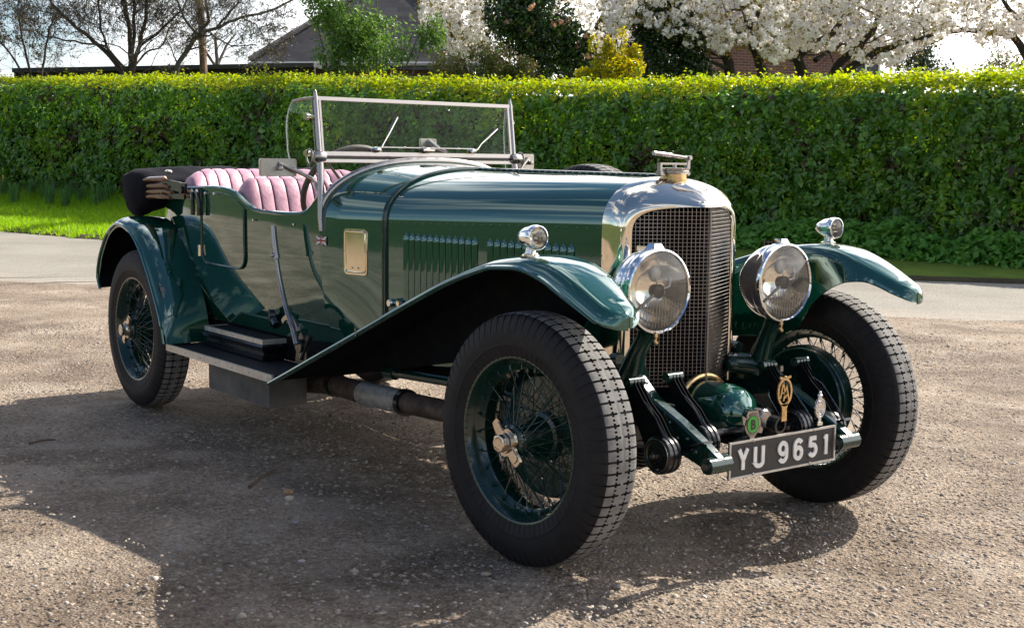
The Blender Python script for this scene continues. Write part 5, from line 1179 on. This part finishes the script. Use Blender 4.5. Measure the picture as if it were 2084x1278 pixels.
# ---- windscreen
posts = []
def wx(z): return -1.78-.136*(z-1.343)
for s in (-1, 1):
    ws = MB(); y = s*.533
    ws.tube([V(wx(z), y, z) for z in (1.30, 1.36, 1.606)], [.013, .012, .0115], 10); ws.tube([V(wx(1.60), y, 1.60), V(wx(1.622), y, 1.622), V(wx(1.63), y, 1.63)], [.008, .008, .004], 8)
    ws.box((wx(1.48)-.014, y, 1.475), (.006, .026, .25), Matrix.Rotation(R(-7.7), 3, 'Y'))
    # strap down the scuttle side
    ws.tube([V(-1.776, y, 1.335), V(-1.765, y+s*.004, 1.25), V(-1.752, y+s*.010, 1.16), V(-1.742, y+s*.018, 1.07), V(-1.735, y+s*.018, 1.016)], [.017, .017, .016, .014, .011], 10, flat=.75)
    ws.lathe([(-.028, .0), (-.028, .022), (-.012, .027), (.012, .027), (.028, .022), (.028, 0)], (wx(1.343)+.004, y+s*.006, 1.340), (0, 1, 0), 20)
    ws.tube([V(wx(1.343)-.006+.028*math.cos(a), y+s*.046, 1.338+.034*math.sin(a)) for a in np.linspace(0, 2*PI, 17)[:-1]], .0045, 6, closed=True)
    posts.append(ws)
mb = MB(); B = lambda z, h, d, dx=0: mb.box((wx(z)+dx, 0, z), (d, 1.05, h), Matrix.Rotation(R(-7.7), 3, 'Y'))
B(1.594, .016, .014); B(1.353, .018, .02); B(1.322, .014, .016); 
for s in (-1, 1): mb.box((wx(1.475), s*.516, 1.475), (.012, .010, .24), Matrix.Rotation(R(-7.7), 3, 'Y'))
wsc = mb.build('windscreen', DULLN, car, smooth=30)
for ws in posts: ws.build('post', DULLN, wsc, smooth=40)
mb = MB(); mb.box((wx(1.335)+.004, 0, 1.338), (.008, 1.04, .010)); mb.build('rubber_seal', BLACK, wsc, smooth=None)
mb = MB(); mb.add([V(wx(z)+d, y, z) for d in (-.002, .002) for y, z in ((-.512, 1.36), (.512, 1.36), (.512, 1.588), (-.512, 1.588))], [(3, 2, 1, 0), (4, 5, 6, 7), (0, 1, 5, 4), (1, 2, 6, 5), (2, 3, 7, 6), (3, 0, 4, 7)]); mb.build('pane', GLASS, wsc, smooth=None)
low = [(-.5, 1.315), (.5, 1.315)]+[(y, 1.05+.272*(1-min(1, abs(y)/.545)**2.35)**(1/2.35)+.01) for y in np.linspace(.5, -.5, 25)]
mb = MB(); mb.prism([(a, b_) for a, b_ in low], (-1.775, 0, 0), Y_, Z_, .003); mb.build('lower_pane', GLASS, wsc, smooth=None)
for s in (-1, 1):
    pr = [(0, 0), (0, .29), (-.045, .287)]+[(-.075-.055*math.sin(a)*.9, .285-.14*(1-math.cos(a))) for a in np.linspace(.35, 1.9, 8)]+[(-.122, .06), (-.11, 0.0), (-.09, -.06), (-.05, -.075), (0, -.075)]
    o = V(-1.80, s*.545, 1.305); dirx = unit(V(-.93, s*.36, 0))
    pr2 = [(-a*1.30, b_) for a, b_ in pr]; sw = MB(); sw.prism(pr2 if s > 0 else pr2, o, dirx, V(-.05, 0, 1), .004); dfl = sw.build('side_deflector', GLASS, car, smooth=None)
    e = [o+dirx*a+V(-.05, 0, 1)*b_ for a, b_ in pr2[1:-1]]
    mb = MB(); mb.tube(e[0:3], .006, 8); mb.build('edge_clip', DULLN, dfl); mb = MB(); mb.tube(e[2:], .0022, 6); mb.build('glass_edge', WHITEE, dfl)
    mb = MB()
    for z in (.05, .21): mb.lathe([(-.012, 0), (-.012, .014), (.012, .014), (.012, 0)], o+dirx*.045+V(0, 0, z), np.cross(dirx, Z_), 12); mb.tube([o+dirx*.045+V(0, 0, z), o+V(0, 0, z)], .006, 6)
    mb.build('clamp', NICKEL, dfl)
# wipers
wp = MB(); wp.tube([(wx(1.375)+.014, -.235, 1.386), (wx(1.375)+.018, .285, 1.386)], .003, 6)
for y in (-.1, .0, .2): wp.ball((wx(1.375)+.015, y, 1.386), .0055, 8)
wipl = wp.build('wiper_linkage', NICKEL, wsc)
for y0, ya, za, yb, zb in ((-.25, -.205, 1.408, -.123, 1.523), (.275, .335, 1.410, .440, 1.484)):
    mb = MB(); b0 = V(wx(1.372)+.014, y0, 1.374); mb.ball(b0, .017, 12, (1, 1.6, .8)); mb.tube([b0, V(wx(1.38)+.022, (y0+ya)/2, 1.384), V(wx(za)+.012, ya, za), V(wx((za+zb)/2)+.014, (ya+yb)/2, (za+zb)/2)], .0036, 6)
    mb.tube([V(wx(za)+.009, ya+(yb-ya)*.25, za+(zb-za)*.25), V(wx(zb)+.009, yb, zb)], .0042, 6); wpo = mb.build('wiper', NICKEL, wsc)
    mb = MB(); d_ = unit(V(0, yb-ya, zb-za)); n_ = V(0, -d_[2], d_[1]); mb.tube([V(wx(za)+.006, ya+(yb-ya)*.28, za+(zb-za)*.28)+n_*.006, V(wx(zb)+.006, yb, zb)+n_*.006], .005, 6); mb.build('blade', BLACK, wpo)
mb = MB(); mb.ball((wx(1.37)+.016, .01, 1.376), .019, 12, (1, 1.7, .75)); mb.tube([(wx(1.37)+.03, -.01, 1.376), (wx(1.37)+.03, .05, 1.374)], .007, 8); mb.build('wiper_motor', DULLN, wsc)
# mirrors
def mirror(c, wd_, h, n, arm):
    n = unit(V(*n)); x_ = unit(np.cross(V(0, 0, 1), n)); y_ = np.cross(n, x_); q = []
    r = .010
    for cx, cz, a0 in ((wd_/2-r, h/2-r, 0), (-wd_/2+r, h/2-r, 90), (-wd_/2+r, -h/2+r, 180), (wd_/2-r, -h/2+r, 270)):
        for k in range(4): a = R(a0+30*k); q.append((cx+r*math.cos(a), cz+r*math.sin(a)))
    mb = MB(); mb.prism(q, c, x_, y_, .010); mb.prism([(a*.94, b_*.9) for a, b_ in q], V(*c)+n*.010, x_, y_, .003); m = mb.build('mirror', mat('satin mirror back', (.42, .39, .35), .32, 1.0, var=.1) if 'satin mirror back' not in bpy.data.materials else bpy.data.materials['satin mirror back'], car, smooth=30)
    if arm:
        mb = MB(); a0 = V(*c)+n*.018; mb.ball(a0, .012, 10); mb.tube([a0+V(0, 0, .018)+x_*-.0]+[V(*p) for p in arm], .0085, 8); mb.build('arm', DULLN, m)
        mb = MB(); mb.lathe([(0, .01), (.03, .01), (.032, 0)], a0-V(0, 0, .004), n, 10); mb.build('knob', DULLN, m)
mirror((-1.875, -.690, 1.291), .17, .078, (1, -.12, 0), [(-1.83, -.62, 1.275), (-1.80, -.565, 1.245), (-1.785, -.55, 1.225), (-1.775, -.548, 1.19)])
mirror((-1.875, .682, 1.327), .088, .08, (1, .05, 0), [(-1.83, .62, 1.30), (-1.79, .57, 1.24), (-1.775, .548, 1.18)])
mirror((-1.96, .148, 1.406), .094, .056, (1, 0, 0), [(-1.86, .15, 1.385), (-1.80, .15, 1.37)])

# ---- steering wheel
sc_ = V(-2.08, -.225, 1.19); ax_ = unit(V(-.86, 0, .50)); u_ = unit(V(.50, 0, .86)); v_s = V(0, 1, 0); rs = .225
rp_ = [sc_+rs*(math.cos(a)*u_+math.sin(a)*v_s) for a in np.linspace(0, 2*PI, 49)[:-1]]
sw = MB().tube(rp_, .0145, 10, closed=True).build('steering_wheel', CORK, car, smooth=60)
mb = MB()
for k in range(4):
    a = PI/4+k*PI/2; mb.tube([sc_+.03*(math.cos(a)*u_+math.sin(a)*v_s), sc_+rs*(math.cos(a)*u_+math.sin(a)*v_s)], .007, 6)
mb.lathe([(-.02, .0), (-.02, .04), (.02, .04), (.02, 0)], sc_, ax_, 16); mb.tube([sc_, sc_-ax_*.5], .02, 10); mb.build('spokes', BLACK, sw)

# ---- pleated leather seats
def seat_back(y0, y1, prof, pleat, nm, wrap=0.0, sag=0.0):
    """prof: (x, z) round the cushion from the front foot over the top to the back"""
    mb = MB(); rows = []; ny_ = int(round((y1-y0)/pleat)); per = 8
    # closed section swept across, each pleat a soft roll
    n = len(prof)
    ts = [(i+p_)/ny_ for i in range(ny_) for p_ in (0, .045, .12, .25, .5, .75, .88, .955)]+[1.0]
    for t in ts:
        y = y0+(y1-y0)*t; ph = (t*ny_) % 1; pu = math.sin(PI*min(max(ph, .0), 1))**.38 if 0 < t < 1 else 0
        e = abs(2*t-1); endz = -sag*max(0, (e-.72)/.28)**2.2; row = []
        for k, (px, pz, pw_) in enumerate(prof):
            row.append(V(px+pw_[0]*.008*pu+wrap*e**3, y, pz+pw_[1]*.007*pu+endz*min(1, max(0, (pz-.8)/.35))))
        rows.append(row)
    for i in range(len(rows)-1): mb.mi = int(i % 8 in (0, 7) and 0 < i < len(rows)-2); mb.grid(rows[i:i+2])
    mb.mi = 0; mb.add(rows[0], [tuple(range(n))[::-1]]); mb.add(rows[-1], [tuple(range(n))])
    return mb.build(nm, [PINK, SEAM], car, smooth=65)
fp_ = [(-2.28, .70, (1, .2)), (-2.36, .80, (1, .2)), (-2.42, .92, (1, .25)), (-2.47, 1.04, (1, .3)), (-2.50, 1.14, (.9, .4)), (-2.52, 1.19, (.7, .7)), (-2.545, 1.225, (.4, .9)), (-2.58, 1.235, (0, 1)), (-2.615, 1.22, (-.4, .7)), (-2.635, 1.18, (-.3, 0)), (-2.62, 1.0, (0, 0)), (-2.56, .70, (0, 0))]
for y0, y1 in ((-.545, -.03), (.03, .545)): seat_back(y0, y1, fp_, .0735, 'front_seat', .02, .06)
rp2 = [(-2.95, .72, (1, .2)), (-3.06, .85, (1, .2)), (-3.13, 1.0, (1, .25)), (-3.18, 1.12, (1, .3)), (-3.21, 1.19, (.9, .4)), (-3.235, 1.235, (.7, .7)), (-3.27, 1.262, (.3, 1)), (-3.31, 1.268, (0, 1)), (-3.36, 1.255, (-.3, .6)), (-3.40, 1.20, (0, 0)), (-3.40, .72, (0, 0))]
seat_back(-.535, .535, rp2, .0764, 'rear_seat', .10, .045)
mb = MB()
mb.box((-2.18, -.24, .68), (.5, .44, .16)); mb.box((-2.18, .24, .68), (.5, .44, .16)); mb.box((-2.93, 0, .70), (.5, .9, .16)); mb.build('seat_cushions', PINK, car, smooth=30)
mb = MB()
for s in (-1, 1):
    mb.tube([side(x, ZT(x)-.012, s, -.045) for x in np.linspace(-2.72, -3.35, 14)], .034, 8, flat=.7)
mb.build('side_padding', PINK, car, smooth=60)

# ---- folded hood
rows = []; ny_ = 48
for i in range(ny_+1):
    t = i/ny_; y = -.66+1.33*t; e = abs(2*t-1); near = max(0, 1-t/.20); far_ = max(0, (t-.84)/.16)
    cx = -3.66+.02*math.sin(t*9)-.06*(1-e**2)-.05*near; cz = 1.200-.035*near**1.3-.03*far_; ra = .235+.005*near; rb_ = .080+.025*near**1.2+.02*far_; pinch = 1-.30*max(0, (near-.8)/.2)**2-.7*max(0, (far_-.75)/.25)**2
    row = []
    for k in range(36):
        a = 2*PI*k/36; n1 = float(vnoise(np.array(t*9+3), np.array(k*.45+2), 71))-.5; n2 = float(vnoise(np.array(t*26), np.array(k*.9), 73))-.5
        n3 = abs(float(vnoise(np.array(t*13+a*1.1), np.array(a*.8+5), 77))-.5)*2; w_ = 1+.20*n1+.08*n2-.14*(1-n3)**3*(.35+near)
        x = cx+ra*pinch*math.cos(a)*w_; z = cz+rb_*pinch*math.sin(a)*w_*(1.0 if math.sin(a) > 0 else 1.0+1.0*near*abs(math.sin(a))**1.5)-.05*math.cos(a)*0+.020*math.cos(a)*-1
        row.append(V(x, y, z))
    rows.append(row)
hm = MB().grid(rows, cu=True); hm.add(rows[0], [tuple(range(36))]); hm.add(rows[-1], [tuple(range(36))[::-1]]); hood = hm.build('folded_hood', CLOTH, car, smooth=70)
for s in (-1, 1):
    for i, (z, x1) in enumerate(((1.215, -3.20), (1.178, -3.16), (1.148, -3.12), (1.122, -3.14))):
        mb = MB(); mb.tube([V(-3.62, s*(.628), z-.012), V(-3.5, s*(.632), z), V(-3.3, s*.630, z+.006), V(x1-.1, s*.625, z-.002)], [.017, .018, .017, .012], 10, flat=.75); mb.build('hood_bow', WOOD, hood)
    mb = MB(); mb.box((-3.20, s*.620, 1.185), (.30, .012, .05), Matrix.Rotation(R(4), 3, 'Y')); mb.box((-3.20, s*.622, 1.13), (.28, .012, .026)); mb.lathe([(-.01, 0), (-.01, .02), (.012, .02), (.012, 0)], (-3.09, s*.625, 1.165), (0, s, 0), 12); mb.lathe([(-.01, 0), (-.01, .016), (.012, .016), (.012, 0)], (-3.33, s*.632, 1.15), (0, s, 0), 12); mb.build('hood_iron', BLACK, hood)
mb = MB(); mb.ball((-3.45, -.55, 1.255), .02, 10, (1.5, 1, .6)); mb.build('buckle', NICKEL, hood)

# ---- wheels
NP = 72
half = [(.0725, .268), (.078, .282), (.083, .30), (.0862, .312), (.0882, .3135), (.0882, .3175), (.0872, .319), (.0876, .326), (.0885, .342), (.086, .362), (.081, .380), (.0755, .394), (.071, .404), (.0665, .410), (.060, .4150), (.050, .4180), (.040, .4192), (.031, .4199), (.0300, .4200), (.0290, .4200), (.0220, .4203), (.0210, .4203), (.013, .4207), (.006, .4208), (.0015, .4208)]
prof = half+[(-a, r) for a, r in half[::-1]]
cols = [0.0, .078, .095, .21, .24, .40, .43, .57, .60, .76, .79, .905, .922]
def depth(y, f):
    slit = min(f, 1-f) < .085
    ay = abs(y); d = 0
    if slit and ay > .0128: d = .0085 if ay < .062 else (.006 if ay < .0735 else (.0042 if ay < .0872 else 0))
    dash = (ay > .0215 and ay < .0295) and (min(f, 1-f) < .225 or .42 < f < .58)
    if dash: d = max(d, .007)
    if ay < .0022: d = max(d, .0008)
    return d
ang = [2*PI*(k+f)/NP for k in range(NP) for f in cols]; ff_ = [f for k in range(NP) for f in cols]
vs = []
for y, r in prof:
    for a, f in zip(ang, ff_):
        q = r-depth(y, f); vs.append((q*math.cos(a), y, q*math.sin(a)))
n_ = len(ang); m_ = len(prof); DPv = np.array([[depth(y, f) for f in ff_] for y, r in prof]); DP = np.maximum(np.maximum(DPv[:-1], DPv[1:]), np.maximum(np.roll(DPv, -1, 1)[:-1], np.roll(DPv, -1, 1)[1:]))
i_, j_ = np.meshgrid(np.arange(m_-1), np.arange(n_), indexing='ij'); j2 = (j_+1) % n_
fcs = np.stack([i_*n_+j_, i_*n_+j2, (i_+1)*n_+j2, (i_+1)*n_+j_], -1).reshape(-1, 4)
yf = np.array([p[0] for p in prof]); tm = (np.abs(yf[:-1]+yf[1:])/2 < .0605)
ty = npmesh('tyre', np.array(vs), fcs, 4, [RUBBER, TREAD], (np.repeat(tm.astype(int), n_)*(DP.ravel() < .004))); ty.data.shade_smooth(); ty.data.set_sharp_from_angle(angle=R(28))  # groove faces take the darker rubber, their shade put into the colour
def make_wheel(name):
    rim = MB().lathe([(-.0745, .268), (-.0765, .272), (-.0765, .277), (-.073, .279), (-.068, .276), (-.064, .266), (-.056, .262), (-.034, .258), (-.022, .240), (.022, .240), (.034, .258), (.056, .262), (.064, .266), (.068, .276), (.073, .279), (.0765, .277), (.0745, .268)], (0, 0, 0), (0, 1, 0), 96)
    rim.lathe([(-.0745, .268), (-.066, .262), (-.05, .254), (-.03, .246), (-.02, .232), (.02, .232), (.03, .246), (.05, .254), (.066, .262), (.0745, .268)], (0, 0, 0), (0, 1, 0), 96)
    return rim.build(name, GREENCH, car, smooth=40, fix=False)
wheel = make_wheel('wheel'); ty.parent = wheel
sp = MB()
for k in range(24):
    a = 2*PI*k/24
    for s in (-1, 1):
        # outer row laced far across, inner row shorter
        if k % 2 == 0 or True:
            h0 = a+s*.55; p0 = V(.050*math.cos(h0), -.088, .050*math.sin(h0)); b_ = a+s*.045*1; sp.tube([p0, V(.236*math.cos(b_), (.012 if s > 0 else -.012)+.018, .236*math.sin(b_))], .0019, 5, caps=False)
    h0 = a+(.9 if k % 2 else -.9); p0 = V(.078*math.cos(h0), .035, .078*math.sin(h0)); sp.tube([p0, V(.250*math.cos(a+.06), -.040, .250*math.sin(a+.06))], .0019, 5, caps=False)
    for b_, y, r in ((a+.045, .03, .233), (a-.045, .006, .233), (a+.06, -.040, .249)): sp.tube([V(r*math.cos(b_), y, r*math.sin(b_)), V((r-.016)*math.cos(b_), y, (r-.016)*math.sin(b_))], .0038, 6)
sp.build('wire_spokes', GREENCH, wheel, smooth=60, fix=False)
hb_ = MB().lathe([(.06, 0), (.06, .082), (.03, .084), (.024, .07), (-.02, .052), (-.075, .048), (-.08, .056), (-.096, .056), (-.102, .046), (-.11, .044), (-.11, 0)], (0, 0, 0), (0, 1, 0), 32); hb_.build('hub', GREENCH, wheel, smooth=35)
ko = MB()
ear = [(.050*math.cos(a), .050*math.sin(a)) for a in np.linspace(-.9, .9, 9)]+[(.048, .052), (.03, .060)]
def kout(sg, th):
    q = []
    for a in np.linspace(0, 2*PI, 73)[:-1]:
        d = abs((a-PI/2+PI) % (2*PI)-PI); d2 = abs((a+PI/2+PI) % (2*PI)-PI); e = min(d, d2)
        r = .048+.040*math.exp(-(e/.30)**4)-.005*math.exp(-((e-.62)/.18)**2)+.005*math.exp(-((e-.22)/.07)**2); q.append((r*math.cos(a+.75), r*math.sin(a+.75)))
    return q
q = kout(1, 0); ko.prism([(a, b_) for a, b_ in q], V(0, -.108, 0), V(1, 0, 0), V(0, 0, 1), .011)
ko.prism([(a*.86, b_*.86) for a, b_ in q], V(0, -.119, 0), V(1, 0, 0), V(0, 0, 1), .004)
ko.lathe([(-.118, .036), (-.132, .033), (-.134, .0)], (0, 0, 0), (0, 1, 0), 24)
ko.lathe([(-.132, .030), (-.150, .030), (-.152, .026), (-.152, .0)], (0, 0, 0), (0, 1, 0), 8)
nut = ko.build('knock_off_nut', BRONZE, wheel, smooth=25)
lt = MB(); tx, tz = unit(V(math.cos(-.25), 0, math.sin(-.25))), None; tz = np.cross(V(0, -1, 0), tx)
put_text(lt, 'BENTLEY', .0075, V(0, -.1522, 0), tx, tz, .0005, -.0215); put_text(lt, 'MOTORS', .0075, V(0, -.1522, 0), tx, tz, .0005, .0165)
lt.mi = 0; lw = lt.build('lettering', BLACK, wheel, smooth=None, fix=False)
dr = MB().lathe([(.045, 0), (.045, .20), (.052, .205), (.10, .205), (.104, .20), (.106, .19), (.112, .185), (.116, .06), (.15, .05), (.15, 0)], (0, 0, 0), (0, 1, 0), 48)
for r in (.206,): 
    for y in (.06, .072, .084): dr.lathe([(y, .204), (y+.002, .2085), (y+.006, .2085), (y+.008, .204)], (0, 0, 0), (0, 1, 0), 48)
dr.ball((.0, .04, .0), .07, 20, (1, .55, 1))
dr.build('brake_drum', GREENCH, wheel, smooth=30)
ST = .0546
wheel.location = (0, -TR, RW); wheel.rotation_euler = (0, 0, ST)
tag(wheel, 'front wheel nearest the camera')
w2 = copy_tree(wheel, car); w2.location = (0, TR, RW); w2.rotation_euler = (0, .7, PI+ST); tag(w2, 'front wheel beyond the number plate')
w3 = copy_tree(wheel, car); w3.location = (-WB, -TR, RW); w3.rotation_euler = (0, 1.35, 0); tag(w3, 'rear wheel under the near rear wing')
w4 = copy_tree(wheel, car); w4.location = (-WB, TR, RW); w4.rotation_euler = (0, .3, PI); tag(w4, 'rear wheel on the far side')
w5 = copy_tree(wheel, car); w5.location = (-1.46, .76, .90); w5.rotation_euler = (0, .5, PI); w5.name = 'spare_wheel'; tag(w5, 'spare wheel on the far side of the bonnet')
for ch_ in list(w5.children):
    if ch_.name.startswith('brake_drum'): bpy.data.objects.remove(ch_)
